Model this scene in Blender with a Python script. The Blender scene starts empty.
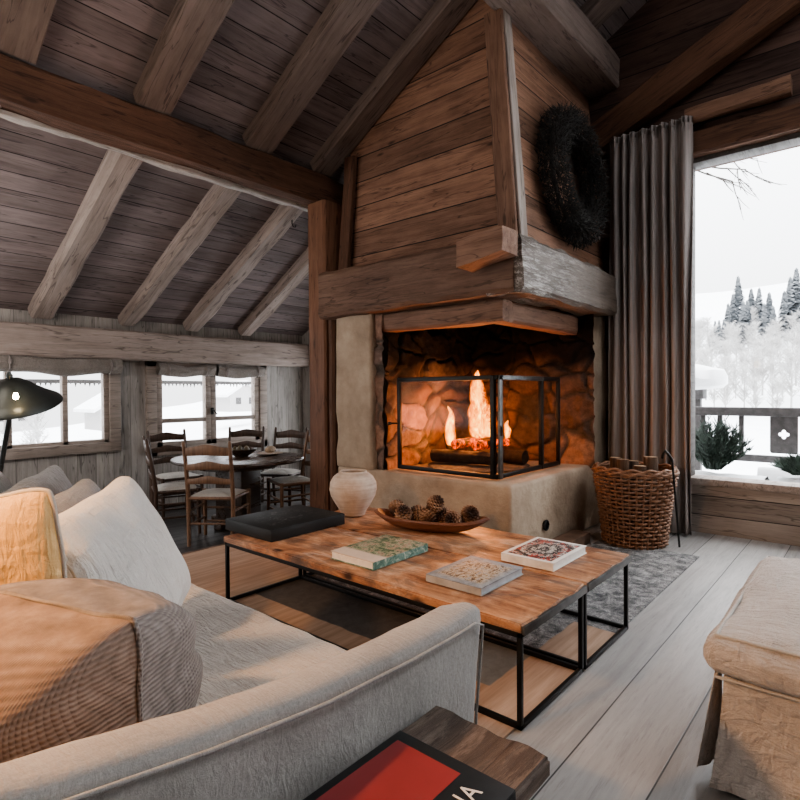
import bpy, bmesh, math, random
from math import sin, cos, pi, radians, atan, sqrt
from mathutils import Vector, Matrix, noise, Euler
rng = random.Random(7)
C = bpy.context.scene.collection
V = Vector

# ------------------------------------------------------------------ node helpers
class NT:
    def __init__(s, name):
        s.m = bpy.data.materials.new(name); s.m.use_nodes = True
        s.t = s.m.node_tree; s.n = s.t.nodes; s.l = s.t.links
        s.n.clear()
        s.out = s.n.new('ShaderNodeOutputMaterial')
        s.b = s.n.new('ShaderNodeBsdfPrincipled')
        s.l.new(s.b.outputs[0], s.out.inputs[0])
    def new(s, t, **k):
        n = s.n.new(t)
        for a, v in k.items(): setattr(n, a, v)
        return n
    def put(s, sock, v):
        if isinstance(v, bpy.types.NodeSocket): s.l.new(v, sock)
        elif isinstance(v, (tuple, list)) and len(v) == 3 and sock.type == 'RGBA': sock.default_value = (*v, 1)
        else: sock.default_value = v
    def coord(s, kind='Object'):
        return s.new('ShaderNodeTexCoord').outputs[kind]
    def map(s, vec, scale=(1, 1, 1), loc=(0, 0, 0), rot=(0, 0, 0)):
        n = s.new('ShaderNodeMapping'); s.l.new(vec, n.inputs[0])
        s.put(n.inputs[1], loc); n.inputs[2].default_value = rot; n.inputs[3].default_value = scale
        return n.outputs[0]
    def noise(s, vec, scale, detail=5, rough=.6, dist=0.):
        n = s.new('ShaderNodeTexNoise'); s.l.new(vec, n.inputs['Vector'])
        n.inputs['Scale'].default_value = scale; n.inputs['Detail'].default_value = detail
        n.inputs['Roughness'].default_value = rough; n.inputs['Distortion'].default_value = dist
        return n.outputs[0]
    def vor(s, vec, scale, feature='F1', out='Distance', rand=1.):
        n = s.new('ShaderNodeTexVoronoi', feature=feature); s.l.new(vec, n.inputs['Vector'])
        n.inputs['Scale'].default_value = scale; n.inputs['Randomness'].default_value = rand
        return n.outputs[out]
    def math(s, op, a, b=None, c=None, clamp=False):
        n = s.new('ShaderNodeMath', operation=op, use_clamp=clamp); s.put(n.inputs[0], a)
        if b is not None: s.put(n.inputs[1], b)
        if c is not None: s.put(n.inputs[2], c)
        return n.outputs[0]
    def ramp(s, f, stops):
        n = s.new('ShaderNodeValToRGB'); s.l.new(f, n.inputs[0]); e = n.color_ramp.elements
        while len(e) < len(stops): e.new(.5)
        for el, (p, c) in zip(e, stops):
            el.position = p; el.color = (*c, 1) if isinstance(c, (tuple, list)) else (c, c, c, 1)
        return n.outputs[0]
    def mix(s, f, a, b, mode='MIX'):
        n = s.new('ShaderNodeMix', data_type='RGBA', blend_type=mode)
        s.put(n.inputs[0], f); s.put(n.inputs[6], a); s.put(n.inputs[7], b)
        return n.outputs[2]
    def sep(s, vec):
        n = s.new('ShaderNodeSeparateXYZ'); s.l.new(vec, n.inputs[0]); return n.outputs
    def bump(s, h, strength=.3, dist=.01):
        n = s.new('ShaderNodeBump'); n.inputs['Strength'].default_value = strength
        n.inputs['Distance'].default_value = dist; s.l.new(h, n.inputs['Height'])
        s.l.new(n.outputs[0], s.b.inputs['Normal'])
    def fin(s, color, rough=.7, metal=0., spec=None):
        s.put(s.b.inputs['Base Color'], color); s.put(s.b.inputs['Roughness'], rough)
        s.b.inputs['Metallic'].default_value = metal
        if spec is not None: s.b.inputs['Specular IOR Level'].default_value = spec
        return s.m

def step(t, v, edge, width=.002):      # ~0 below edge, 1 above
    return t.math('MULTIPLY_ADD', v, 1 / width, -edge / width + .5, True)

def wood(name, dark, light, grain='X', plank=None, gap=.02, rough=.65, knots=.6, bump=.35, scale=1., tone=.35, spec=.3, wear=None, gapcol=(.012, .009, .008)):
    t = NT(name)
    inf = t.new('ShaderNodeObjectInfo').outputs['Random']
    co = t.coord()
    sx = {'X': (.55, 7, 7), 'Y': (7, .55, 7), 'Z': (7, 7, .55)}[grain]
    sx = tuple(a * scale for a in sx)
    off = t.new('ShaderNodeCombineXYZ')
    for i in range(3): t.put(off.inputs[i], t.math('MULTIPLY', inf, 17.3 + 5 * i))
    base = t.map(co, (1, 1, 1), loc=off.outputs[0])
    seam = None; idr = None
    if plank:
        ax, w = plank
        c = t.math('DIVIDE', t.sep(co)['XYZ'.index(ax)], w)
        wob = t.math('MULTIPLY', t.noise(t.map(co, sx), 1.0, 2), .05)
        c = t.math('ADD', c, wob)
        fl = t.math('FLOOR', c); fr = t.math('SUBTRACT', c, fl)
        d = t.math('MINIMUM', fr, t.math('SUBTRACT', 1., fr))
        seam = t.math('SUBTRACT', 1., step(t, d, gap, gap * .8))
        wn = t.new('ShaderNodeTexWhiteNoise', noise_dimensions='1D'); t.put(wn.inputs['W'], fl)
        idr = wn.outputs['Value']
        o2 = t.new('ShaderNodeCombineXYZ')
        for i in range(3): t.put(o2.inputs[i], t.math('MULTIPLY', idr, 9. + 3 * i))
        va = t.new('ShaderNodeVectorMath', operation='ADD'); t.l.new(base, va.inputs[0]); t.l.new(o2.outputs[0], va.inputs[1])
        base = va.outputs[0]
    g = t.map(base, sx)
    n1 = t.noise(g, 2.2, 8, .68, .6)
    n2 = t.noise(t.map(base, (1, 1, 1)), 1.6 * scale, 4, .6)
    fine = t.noise(t.map(base, tuple(a * 4 for a in sx)), 3., 5, .7)
    m = t.math('ADD', t.math('MULTIPLY', n1, .62), t.math('MULTIPLY', n2, .38))
    mid = tuple((a + b) / 2 for a, b in zip(dark, light))
    col = t.ramp(m, [(.34, dark), (.5, mid), (.68, light)])
    col = t.mix(t.math('MULTIPLY', step(t, fine, .62, .18), .45), col, tuple(a * .55 for a in dark))
    if knots:
        kv = {'X': (.5, 1.6, 1.6), 'Y': (1.6, .5, 1.6), 'Z': (1.6, 1.6, .5)}[grain]
        k = t.vor(t.map(base, tuple(a * 2.1 for a in kv)), 1.6)
        km = t.math('SUBTRACT', 1., step(t, k, .075, .06))
        col = t.mix(t.math('MULTIPLY', km, knots), col, tuple(a * .35 for a in dark))
        # long drying cracks
        ck = t.noise(t.map(base, tuple(a * 1.4 for a in sx)), 1.1, 3, .5, .3)
        cm = t.math('SUBTRACT', 1., step(t, t.math('ABSOLUTE', t.math('SUBTRACT', ck, .5)), .008, .01))
        col = t.mix(t.math('MULTIPLY', cm, .55), col, tuple(a * .3 for a in dark))
    if wear:
        wm = t.ramp(t.noise(t.map(base, (1.6, 9, 13)), 3.2, 10, .82, .35), [(.47, 0.), (.60, 1.)])
        crk = t.noise(t.map(base, (.9, 4, 7)), 1.5, 4, .6, .2); wm = t.math('MULTIPLY', wm, step(t, t.math('ABSOLUTE', t.math('SUBTRACT', crk, .5)), .022, .02))
        wm = t.math('MULTIPLY', wm, t.math('SUBTRACT', 1.05, t.math('MULTIPLY', t.sep(co)[0], .85), clamp=True))  # fading the wear along local X puts curtain shade into the mantel colour
        col = t.mix(wm, col, wear)
    if idr is not None:
        col = t.mix(1., col, t.ramp(idr, [(0, 1 - tone), (1, 1 + tone * .35)]), 'MULTIPLY')
        col = t.mix(seam, col, gapcol)
    h = t.math('ADD', t.math('MULTIPLY', n1, .6), t.math('MULTIPLY', fine, .5))
    if seam is not None: h = t.math('SUBTRACT', h, t.math('MULTIPLY', seam, 1.5))
    t.bump(h, bump, .012)
    return t.fin(col, t.ramp(n1, [(.3, min(1, rough + .12)), (.7, rough - .08)]), spec=spec)

def fabric(name, a, b, weave=700., bump=.25, rough=.95, wrinkle=.5, wscale=9., sheen=.25):
    t = NT(name); co = t.coord()
    n = t.noise(co, 5, 5, .6)
    s = t.sep(co)
    wv = t.noise(t.map(co, (weave, weave * .25, weave)), 1., 2, .5)
    wv2 = t.noise(t.map(co, (weave * .25, weave, weave * .3)), 1., 2, .5)
    w = t.math('MULTIPLY', t.math('ADD', wv, wv2), .5)
    c = t.ramp(t.math('ADD', t.math('MULTIPLY', n, .5), t.math('MULTIPLY', w, .5)), [(.36, a), (.64, b)])
    wr = t.math('ADD', t.noise(t.map(co, (1, 2.2, 1.4)), wscale, 3, .55, .8), t.math('MULTIPLY', t.noise(t.map(co, (6.5, 1.1, 3.), rot=(0, 0, .42)), wscale * .9, 4, .6, 1.0), 1.1))
    t.bump(t.math('ADD', t.math('MULTIPLY', wr, wrinkle), t.math('MULTIPLY', w, .10)), min(1., bump * 2.4), .035)
    m = t.fin(c, rough, spec=.12)
    t.b.inputs['Sheen Weight'].default_value = sheen
    return m

def knit(name, a, b, rows=95.):
    t = NT(name); co = t.coord()
    s = t.sep(co)
    fx = t.math('SINE', t.math('MULTIPLY', s[0], rows * 6.283))
    # chevron stitches
    ph = t.math('ADD', t.math('MULTIPLY', s[1], rows * 6.283 * .9), t.math('MULTIPLY', t.math('ABSOLUTE', fx), .9))
    fy = t.math('SINE', ph)
    h = t.math('ADD', t.math('MULTIPLY', t.math('ABSOLUTE', fx), .5), t.math('MULTIPLY', fy, .35))
    n = t.noise(co, 26, 5, .7)
    c = t.ramp(t.math('ADD', t.math('MULTIPLY', h, .22), t.math('MULTIPLY', n, .68)), [(.12, tuple(x * .55 for x in a)), (.45, a), (.75, b)])
    t.bump(t.math('ADD', h, n), .5, .004)
    return t.fin(c, .95, spec=.1)

def plain(name, col, rough=.6, metal=0., var=.18, scale=14., bump=.12, spec=None):
    t = NT(name); co = t.coord()
    n = t.noise(co, scale, 6, .6)
    c = t.ramp(n, [(.3, tuple(x * (1 - var) for x in col)), (.7, tuple(min(1, x * (1 + var)) for x in col))])
    if bump: t.bump(n, bump, .008)
    return t.fin(c, rough, metal, spec)

def emit(name, col, strength):
    t = NT(name); e = t.new('ShaderNodeEmission'); e.inputs[0].default_value = (*col, 1); e.inputs[1].default_value = strength
    t.l.new(e.outputs[0], t.out.inputs[0]); return t.m

def glass(name, refl=.06, tint=(1, 1, 1), rough=.02, edge=.22):
    t = NT(name); tr = t.new('ShaderNodeBsdfTransparent'); tr.inputs[0].default_value = (*tint, 1)
    gl = t.new('ShaderNodeBsdfGlossy'); gl.inputs['Roughness'].default_value = rough
    fr = t.new('ShaderNodeLayerWeight'); fr.inputs[0].default_value = .3
    f = t.math('MULTIPLY_ADD', fr.outputs['Facing'], edge, refl * .35, True)
    mx = t.new('ShaderNodeMixShader'); t.l.new(f, mx.inputs[0]); t.l.new(tr.outputs[0], mx.inputs[1]); t.l.new(gl.outputs[0], mx.inputs[2])
    t.l.new(mx.outputs[0], t.out.inputs[0]); return t.m

# ------------------------------------------------------------------ materials
M = {}
M['ceil'] = wood('ceiling_boards', (0.143, 0.110, 0.104), (0.297, 0.247, 0.240), 'X', ('Y', .185), .020, .75, .25, .25, tone=.18)
M['rafter'] = wood('rafter_wood', (0.128, 0.094, 0.078), (0.267, 0.208, 0.180), 'X', rough=.7, knots=.4)
M['beam'] = wood('beam_wood', (0.053, 0.025, 0.015), (0.175, 0.089, 0.053), 'X', rough=.7, knots=.7, bump=.7)
M['beamgrey'] = wood('grey_beam_wood', (0.220, 0.175, 0.152), (0.462, 0.382, 0.341), 'X', rough=.75, knots=.6)
M['mantel'] = wood('mantel_wood', (0.083, 0.045, 0.031), (0.234, 0.140, 0.095), 'X', rough=.65, knots=.7, bump=.8)
M['mantelworn_shaded'] = wood('worn_shaded_mantel_wood', (0.065, 0.047, 0.036), (0.173, 0.137, 0.108), 'X', rough=.5, knots=.6, bump=1., wear=(.5, .46, .42), spec=.5)
M['hood'] = wood('hood_boards', (0.138, 0.072, 0.046), (0.407, 0.225, 0.146), 'X', ('Y', .23), .018, .65, .9, .5)
M['hoodboard'] = wood('hood_trim_wood', (0.128, 0.068, 0.045), (0.344, 0.200, 0.135), 'X', rough=.65, knots=.7)
M['post'] = wood('post_wood', (0.106, 0.049, 0.028), (0.286, 0.141, 0.083), 'X', rough=.6, knots=.6)
M['walldark'] = wood('dark_wall_boards', (0.058, 0.032, 0.026), (0.152, 0.091, 0.070), 'X', ('Y', .21), .02, .75, .4, .35)
M['wallgrey'] = wood('grey_wall_boards', (.24, .22, .205), (.48, .45, .42), 'Y', ('X', .19), .012, .75, .12, .18, tone=.14, gapcol=(.13, .12, .11))
M['base'] = wood('window_wall_boards', (0.236, 0.192, 0.167), (0.456, 0.392, 0.342), 'X', ('Y', .165), .02, .6, .2, .3)
M['floor'] = wood('floor_boards', (.27, .255, .24), (.43, .41, .39), 'X', ('Y', .27), .010, .40, 0, .15, spec=.45, tone=.25, gapcol=(.03, .027, .025))
M['darkfloor'] = wood('dining_floor_boards', (.035, .03, .028), (.085, .075, .07), 'X', ('Y', .2), .012, .45, .3, .25, spec=.4)
M['frame'] = wood('window_frame_wood', (0.210, 0.173, 0.150), (0.450, 0.383, 0.338), 'X', rough=.6, knots=.2)
M['frame_dark'] = wood('dark_window_frame_wood', (.05, .045, .04), (.12, .11, .10), 'X', rough=.6, knots=.2)
M['chair'] = wood('chair_wood', (.035, .018, .011), (.11, .062, .04), 'Z', rough=.45, knots=.1, scale=2.5, spec=.5)
M['chairlight'] = wood('brown_chair_wood', (.12, .062, .034), (.28, .155, .09), 'Z', rough=.45, knots=.1, scale=2.5, spec=.5)
M['dtable'] = wood('dining_table_wood', (.04, .022, .014), (.11, .068, .045), 'X', rough=.28, knots=.2, spec=.7)
M['stool'] = wood('stool_wood', (.05, .036, .028), (.17, .125, .098), 'X', rough=.5, knots=.9, bump=.6, wear=(.22, .17, .14))
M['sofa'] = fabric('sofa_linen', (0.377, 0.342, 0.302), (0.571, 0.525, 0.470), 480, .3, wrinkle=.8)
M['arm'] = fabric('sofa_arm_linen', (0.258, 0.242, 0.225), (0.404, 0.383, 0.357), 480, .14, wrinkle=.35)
M['ottoman'] = fabric('ottoman_linen', (0.480, 0.424, 0.378), (0.653, 0.596, 0.551), 480, .3, wrinkle=.8)
M['white'] = fabric('white_linen', (.58, .56, .525), (.74, .72, .68), 520, .3)
M['grey'] = fabric('grey_linen', (0.225, 0.214, 0.204), (0.319, 0.306, 0.292), 520, .3)
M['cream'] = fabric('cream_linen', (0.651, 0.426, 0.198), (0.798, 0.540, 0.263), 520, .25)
M['knit'] = knit('knitted_wool', (.30, .22, .175), (.46, .36, .30), 118.)
M['pipe'] = fabric('linen_piping', (.42, .39, .35), (.60, .56, .51), 900, .1)
M['iron'] = plain('black_iron', (.022, .021, .02), .45, .7)
M['steel'] = plain('dark_steel_frame', (.10, .10, .098), .4, .8, var=.4)
M['lampmetal'] = plain('lamp_metal', (.05, .058, .058), .4, .5)
M['black'] = plain('black_cover', (.014, .016, .017), .5, spec=.35)
M['paper'] = plain('paper', (.74, .71, .66), .8, var=.08, scale=60)
M['snow'] = plain('snow', (.88, .89, .90), .8, var=.05, scale=.8, bump=.2)
M['soot'] = plain('soot', (.012, .010, .009), .95, var=.5, scale=5, bump=.4)
M['ash'] = plain('ash', (.10, .09, .085), .95, var=.5, scale=30, bump=.5)
M['log'] = wood('log_bark', (.05, .032, .022), (.16, .105, .072), 'X', rough=.9, knots=.3, scale=1.6, bump=1.)
M['logend'] = plain('log_cut', (.36, .24, .15), .8, var=.3, scale=30)
M['char'] = plain('charred_wood', (.03, .02, .015), .9, var=.6, scale=22, bump=.6)
M['weathered'] = wood('weathered_splinters', (.22, .19, .17), (.62, .57, .52), 'X', rough=.8, knots=.5, bump=1., scale=2.)
M['wicker'] = wood('wicker_willow', (.12, .06, .035), (.34, .19, .115), 'Z', rough=.55, knots=0, scale=3, spec=.4)
M['cone'] = plain('pinecone_scale', (.12, .062, .036), .7, var=.6, scale=50)
def cone_mat():
    t = NT('pinecone_scale'); s = t.sep(t.coord()); r_ = t.math('SQRT', t.math('ADD', t.math('POWER', s[0], 2.), t.math('POWER', s[1], 2.)))
    return t.fin(t.ramp(r_, [(.018, (.035, .018, .012)), (.036, (.13, .065, .038)), (.05, (.34, .215, .14))]), .7)
M['cone'] = cone_mat()
M['tray'] = wood('tray_wood', (.10, .04, .025), (.22, .10, .06), 'X', rough=.4, knots=.2, spec=.5)
M['wreath'] = plain('dry_wreath_twigs', (.022, .019, .016), .8, var=.7, scale=30)
M['bark'] = plain('tree_bark', (.10, .09, .08), .9, var=.4)
M['needle'] = plain('evergreen_needles', (.035, .055, .04), .8, var=.6, scale=12)
M['railwood'] = plain('weathered_rail', (.075, .07, .068), .8, var=.3)
M['quarry'] = plain('dark_plank_step', (.16, .10, .07), .6, var=.4, scale=8)
M['glass'] = glass('window_glass', 0., edge=.08)
M['fireglass'] = glass('fire_glass', .01, (.93, .90, .87), .05, .03)
M['seat'] = fabric('rush_seat', (.38, .35, .31), (.56, .53, .48), 160, .6, wrinkle=.1)
M['blind'] = fabric('blind_linen', (.20, .175, .155), (.32, .285, .26), 300, .4)

def plaster():
    t = NT('rough_plaster'); co = t.coord()
    n = t.noise(co, 3.2, 7, .65); f = t.noise(co, 22, 5, .6)
    c = t.ramp(n, [(.3, (.30, .225, .165)), (.55, (.43, .335, .25)), (.75, (.52, .42, .32))])
    t.bump(t.math('ADD', n, t.math('MULTIPLY', f, .35)), .5, .04)
    return t.fin(c, .85, spec=.2)
M['plaster'] = plaster()

def stone_mat():
    t = NT('rubble_stone'); a = t.new('ShaderNodeAttribute', attribute_name='stonecol')
    n = t.noise(t.coord(), 14, 7, .7)
    c = t.mix(1., a.outputs['Color'], t.ramp(n, [(.3, .5), (.7, 1.25)]), 'MULTIPLY')
    t.bump(n, .7, .02); return t.fin(c, .85, spec=.25)
M['stone'] = stone_mat()

def tabletop_mat():
    t = NT('reclaimed_table_wood'); co = t.coord()
    g = t.map(co, (8, 1.2, 8)); n1 = t.noise(g, 2., 8, .7, .9); n2 = t.noise(co, 4.5, 6, .65, .6)
    m = t.math('ADD', t.math('MULTIPLY', n1, .45), t.math('MULTIPLY', n2, .55))
    c = t.ramp(m, [(.34, (.075, .034, .022)), (.43, (.26, .115, .06)), (.52, (.47, .245, .135)), (.62, (.66, .43, .29)), (.72, (.74, .56, .43))])
    k = t.vor(t.map(co, (4.2, 2.4, 4)), 1.6); c = t.mix(t.math('SUBTRACT', 1., step(t, k, .13, .12)), c, (.06, .028, .018))
    n3 = t.noise(t.map(co, (3.5, 1.5, 3), (3, 5, 1)), 1.9, 6, .7, .8); pl = t.ramp(n3, [(.50, 0.), (.58, 1.)])
    c = t.mix(t.math('MULTIPLY', pl, .62), c, (.13, .095, .08))
    pl2 = t.ramp(t.noise(t.map(co, (6, 1.4, 3), (8, 2, 1)), 1.7, 6, .7, .8), [(.58, 0.), (.66, 1.)])
    c = t.mix(t.math('MULTIPLY', pl2, .5), c, (.70, .60, .52))
    t.bump(m, .5, .012); return t.fin(c, t.ramp(n1, [(.3, .55), (.7, .30)]), spec=.5)
M['tabletop'] = tabletop_mat()

def clay():
    t = NT('pale_clay'); co = t.coord(); s = t.sep(co)
    n = t.noise(co, 9, 7, .65); rings = t.noise(t.map(co, (2, 2, 40)), 1.5, 3, .5)
    c = t.ramp(t.math('ADD', t.math('MULTIPLY', n, .6), t.math('MULTIPLY', rings, .4)), [(.35, (.40, .31, .25)), (.62, (.62, .53, .45))])
    t.bump(t.math('ADD', n, rings), .35, .01); return t.fin(c, .85, spec=.2)
M['clay'] = clay()

def rug_mat():
    t = NT('patchwork_rug'); co = t.coord(); s = t.sep(co); x, y = s[0], s[1]
    f = t.noise(co, 260, 3, .7); n = t.noise(co, 13, 6, .8, .5)
    tan = t.ramp(t.noise(t.map(co, (1, 14, 1)), 2, 5, .6), [(.35, (.36, .245, .175)), (.65, (.50, .355, .265))])
    grey = t.ramp(t.math('ADD', t.math('MULTIPLY', n, .6), t.math('MULTIPLY', f, .4)), [(.40, (.055, .058, .062)), (.5, (.19, .188, .185)), (.60, (.46, .445, .43))])
    dark = t.ramp(n, [(.3, (.075, .068, .064)), (.7, (.13, .118, .11))])
    blue = t.ramp(n, [(.3, (.17, .18, .185)), (.7, (.25, .26, .265))])
    wob = t.math('MULTIPLY', t.math('SUBTRACT', t.noise(co, 4, 2), .5), .04)
    x = t.math('ADD', x, wob); y = t.math('ADD', y, wob)
    c = t.mix(step(t, x, 2.42, .01), t.mix(step(t, y, 1.72, .01), blue, dark), grey)
    # inner field limits
    inner = t.math('MULTIPLY', step(t, x, 2.0, .01), t.math('MULTIPLY', step(t, y, 1.24, .01), t.math('SUBTRACT', 1., step(t, y, 2.98, .01))))
    inner = t.math('MAXIMUM', inner, t.math('MULTIPLY', step(t, x, 2.86, .01), t.math('SUBTRACT', 1., step(t, y, 2.98, .01))))
    c = t.mix(inner, tan, c)
    t.bump(f, .35, .01); return t.fin(c, .95, spec=.1)
M['rug'] = rug_mat()

def curtain_mat():
    t = NT('curtain_wool'); co = t.coord(); s = t.sep(co)
    n = t.noise(t.map(co, (30, 30, .6)), 1.5, 4, .6)
    c = t.ramp(n, [(.35, (.20, .175, .165)), (.55, (.30, .265, .25)), (.72, (.33, .245, .215))])
    t.bump(t.noise(co, 300, 2), .15, .005); return t.fin(c, .9, spec=.1)
M['curtain'] = curtain_mat()

def cover_mat(name, kind):
    t = NT(name); co = t.coord(); s = t.sep(co); n = t.noise(co, 22, 5, .7, 1.2); n2 = t.noise(t.map(co, (1, 1.8, 1), (3, 1, 0)), 34, 4, .7, .8)
    if kind == 'green':
        c = t.ramp(n, [(.36, (.03, .06, .035)), (.45, (.14, .20, .11)), (.52, (.42, .40, .30)), (.6, (.28, .13, .09)), (.68, (.62, .56, .46))])
        c = t.mix(step(t, n2, .57, .05), c, (.06, .12, .07))
        c = t.mix(t.math('MULTIPLY', step(t, t.math('MULTIPLY', s[0], -1.), .115, .02), .9), c, (.62, .52, .44))
        c = t.mix(t.math('SUBTRACT', 1., step(t, s[2], .03, .004)), c, t.ramp(n2, [(.4, (.62, .50, .44)), (.6, (.72, .63, .56))]))
    elif kind == 'spinegreen':
        c = t.ramp(n, [(.4, (.08, .16, .13)), (.55, (.19, .30, .25)), (.65, (.5, .52, .42))])
    elif kind == 'grey':
        c = t.ramp(n2, [(.40, (.07, .05, .035)), (.46, (.32, .23, .14)), (.53, (.55, .48, .38)), (.62, (.22, .24, .26))])
        b = t.math('MAXIMUM', step(t, t.math('ABSOLUTE', s[1]), .115, .03), step(t, t.math('ABSOLUTE', s[0]), .135, .03))
        c = t.mix(b, c, t.ramp(n, [(.35, (.20, .215, .235)), (.6, (.34, .36, .38))]))
    elif kind == 'white':
        r = t.math('SQRT', t.math('ADD', t.math('POWER', t.math('MULTIPLY', s[0], .85), 2.), t.math('POWER', s[1], 2.)))
        rings = t.math('SINE', t.math('ADD', t.math('MULTIPLY', r, 118.), t.math('ADD', t.math('MULTIPLY', n, 16.), t.math('MULTIPLY', n2, 14.))))
        art = t.mix(step(t, rings, .25, .3), (.03, .025, .025), (.62, .58, .52))
        redm = t.math('MULTIPLY', step(t, n2, .53, .03), step(t, r, .085, .02))
        art = t.mix(redm, art, (.42, .06, .035))
        art = t.mix(t.math('MULTIPLY', step(t, n, .58, .03), step(t, r, .08, .02)), art, (.03, .03, .035))
        b = t.math('MAXIMUM', step(t, t.math('ABSOLUTE', s[1]), .118, .004), step(t, t.math('ABSOLUTE', s[0]), .172, .004))
        c = t.mix(b, art, (.80, .77, .72))
    elif kind == 'black':
        c = t.ramp(n, [(.50, (.014, .016, .017)), (.58, (.05, .052, .052)), (.68, (.16, .16, .155))])
        lim = t.math('MAXIMUM', step(t, t.math('ABSOLUTE', s[1]), .14, .05), step(t, t.math('ABSOLUTE', s[0]), .2, .05))
        c = t.mix(lim, c, (.016, .018, .019))
    return t.fin(c, .55, spec=.3)

# ------------------------------------------------------------------ mesh helpers
class MB:
    def __init__(s): s.bm = bmesh.new()
    def _join(s, b):
        me = bpy.data.meshes.new('tmp'); b.to_mesh(me); b.free(); s.bm.from_mesh(me); bpy.data.meshes.remove(me)
    def box(s, c, size, rot=None, bevel=0., seg=2, jit=0.):
        b = bmesh.new(); bmesh.ops.create_cube(b, size=1.)
        for v in b.verts: v.co = V((v.co.x * size[0], v.co.y * size[1], v.co.z * size[2]))
        if bevel: bmesh.ops.bevel(b, geom=b.edges[:], offset=min(bevel, min(size) * .45), segments=seg, profile=.5, affect='EDGES')
        if rot is not None:
            m = rot if isinstance(rot, Matrix) else Euler(rot).to_matrix()
            for v in b.verts: v.co = m @ v.co
        for v in b.verts: v.co = v.co + V(c)
        s._join(b); return s
    def b2(s, lo, hi, bevel=0., seg=2):
        return s.box([(a + b) / 2 for a, b in zip(lo, hi)], [abs(b - a) for a, b in zip(lo, hi)], bevel=bevel, seg=seg)
    def tube(s, pts, r, n=8, closed=False, cap=True):
        pts = [V(p) for p in pts]; N = len(pts); rings = []
        up = None
        for i, p in enumerate(pts):
            if closed: d = pts[(i + 1) % N] - pts[i - 1]
            else: d = pts[min(i + 1, N - 1)] - pts[max(i - 1, 0)]
            if d.length < 1e-9: d = V((0, 0, 1))
            d.normalize()
            if up is None: up = V((0, 0, 1)) if abs(d.z) < .9 else V((1, 0, 0))
            a = d.cross(up)
            if a.length < 1e-6: a = d.orthogonal()
            a.normalize(); b = a.cross(d).normalized(); up = b
            rr = r[i] if isinstance(r, (list, tuple)) else r
            rings.append([s.bm.verts.new(p + a * (rr * cos(2 * pi * k / n)) + b * (rr * sin(2 * pi * k / n))) for k in range(n)])
        M_ = N if closed else N - 1
        for i in range(M_):
            A, B = rings[i], rings[(i + 1) % N]
            for k in range(n):
                s.bm.faces.new((A[k], A[(k + 1) % n], B[(k + 1) % n], B[k]))
        if cap and not closed:
            s.bm.faces.new(rings[0][::-1]); s.bm.faces.new(rings[-1])
        return s
    def lathe(s, prof, n=32, c=(0, 0, 0), cap=True):
        c = V(c); rings = [[s.bm.verts.new(c + V((r * cos(2 * pi * k / n), r * sin(2 * pi * k / n), z))) for k in range(n)] for r, z in prof]
        for A, B in zip(rings, rings[1:]):
            for k in range(n): s.bm.faces.new((A[k], A[(k + 1) % n], B[(k + 1) % n], B[k]))
        if cap:
            s.bm.faces.new(rings[0][::-1]); s.bm.faces.new(rings[-1])
        return s
    def grid(s, f, nu, nv, flip=False, closed_u=False):
        g = [[s.bm.verts.new(f(i / nu, j / nv)) for j in range(nv + 1)] for i in range(nu + (0 if closed_u else 1))]
        for i in range(nu):
            for j in range(nv):
                q = (g[i][j], g[(i + 1) % len(g)][j], g[(i + 1) % len(g)][j + 1], g[i][j + 1])
                s.bm.faces.new(q[::-1] if flip else q)
        return g
    def prism(s, poly, z0, z1, f=lambda p: p):
        A = [s.bm.verts.new(f(V((x, y, z0)))) for x, y in poly]; B = [s.bm.verts.new(f(V((x, y, z1)))) for x, y in poly]
        s.bm.faces.new(A[::-1]); s.bm.faces.new(B)
        n = len(poly)
        for i in range(n): s.bm.faces.new((A[i], A[(i + 1) % n], B[(i + 1) % n], B[i]))
        return s
    def timber(s, L, w, h, jit=.012, seg=14, ch=.02, seed=0, bow=0.):
        # hewn beam along +X from the origin, centred on Y,Z, with wobbling chamfered section
        r = V((seed * 3.7, seed * 1.3, seed * 9.1)); rings = []
        a, b = w / 2, h / 2
        sec = [(-a + ch, -b), (-a * .3, -b), (a * .3, -b), (a - ch, -b), (a, -b + ch), (a, -b * .3), (a, b * .3), (a, b - ch), (a - ch, b), (a * .3, b), (-a * .3, b), (-a + ch, b), (-a, b - ch), (-a, b * .3), (-a, -b * .3), (-a, -b + ch)]
        for i in range(seg + 1):
            x = L * i / seg; ring = []
            for y, z in sec:
                q = V((x * 2.2, y * 6, z * 6)) + r
                k = noise.noise(q); k2 = noise.noise(q * 3.1 + V((5, 5, 5)))
                d = 1 + (k * jit * 1.4 + k2 * jit * .7) / max(a, b)
                ring.append(s.bm.verts.new((x, y * d, z * d + bow * sin(pi * i / seg))))
            rings.append(ring)
        n = len(sec)
        for A, B in zip(rings, rings[1:]):
            for k in range(n): s.bm.faces.new((A[k], A[(k + 1) % n], B[(k + 1) % n], B[k]))
        s.bm.faces.new(rings[0][::-1]); s.bm.faces.new(rings[-1]); return s

def build(name, mb, mat, parent=None, sharp=38, loc=None, mat4=None, subsurf=0):
    bm = mb.bm if isinstance(mb, MB) else mb
    bmesh.ops.recalc_face_normals(bm, faces=bm.faces[:])
    for e in bm.edges:
        if len(e.link_faces) == 2 and e.calc_face_angle(0) > radians(sharp): e.smooth = False
    for f in bm.faces: f.smooth = True
    me = bpy.data.meshes.new(name); bm.to_mesh(me); bm.free()
    o = bpy.data.objects.new(name, me); C.objects.link(o)
    for m in (mat if isinstance(mat, (list, tuple)) else [mat]): me.materials.append(m)
    if parent: o.parent = parent
    if mat4 is not None: o.matrix_local = mat4
    elif loc is not None: o.location = loc
    if subsurf:
        md = o.modifiers.new('s', 'SUBSURF'); md.levels = md.render_levels = subsurf
    return o

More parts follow.
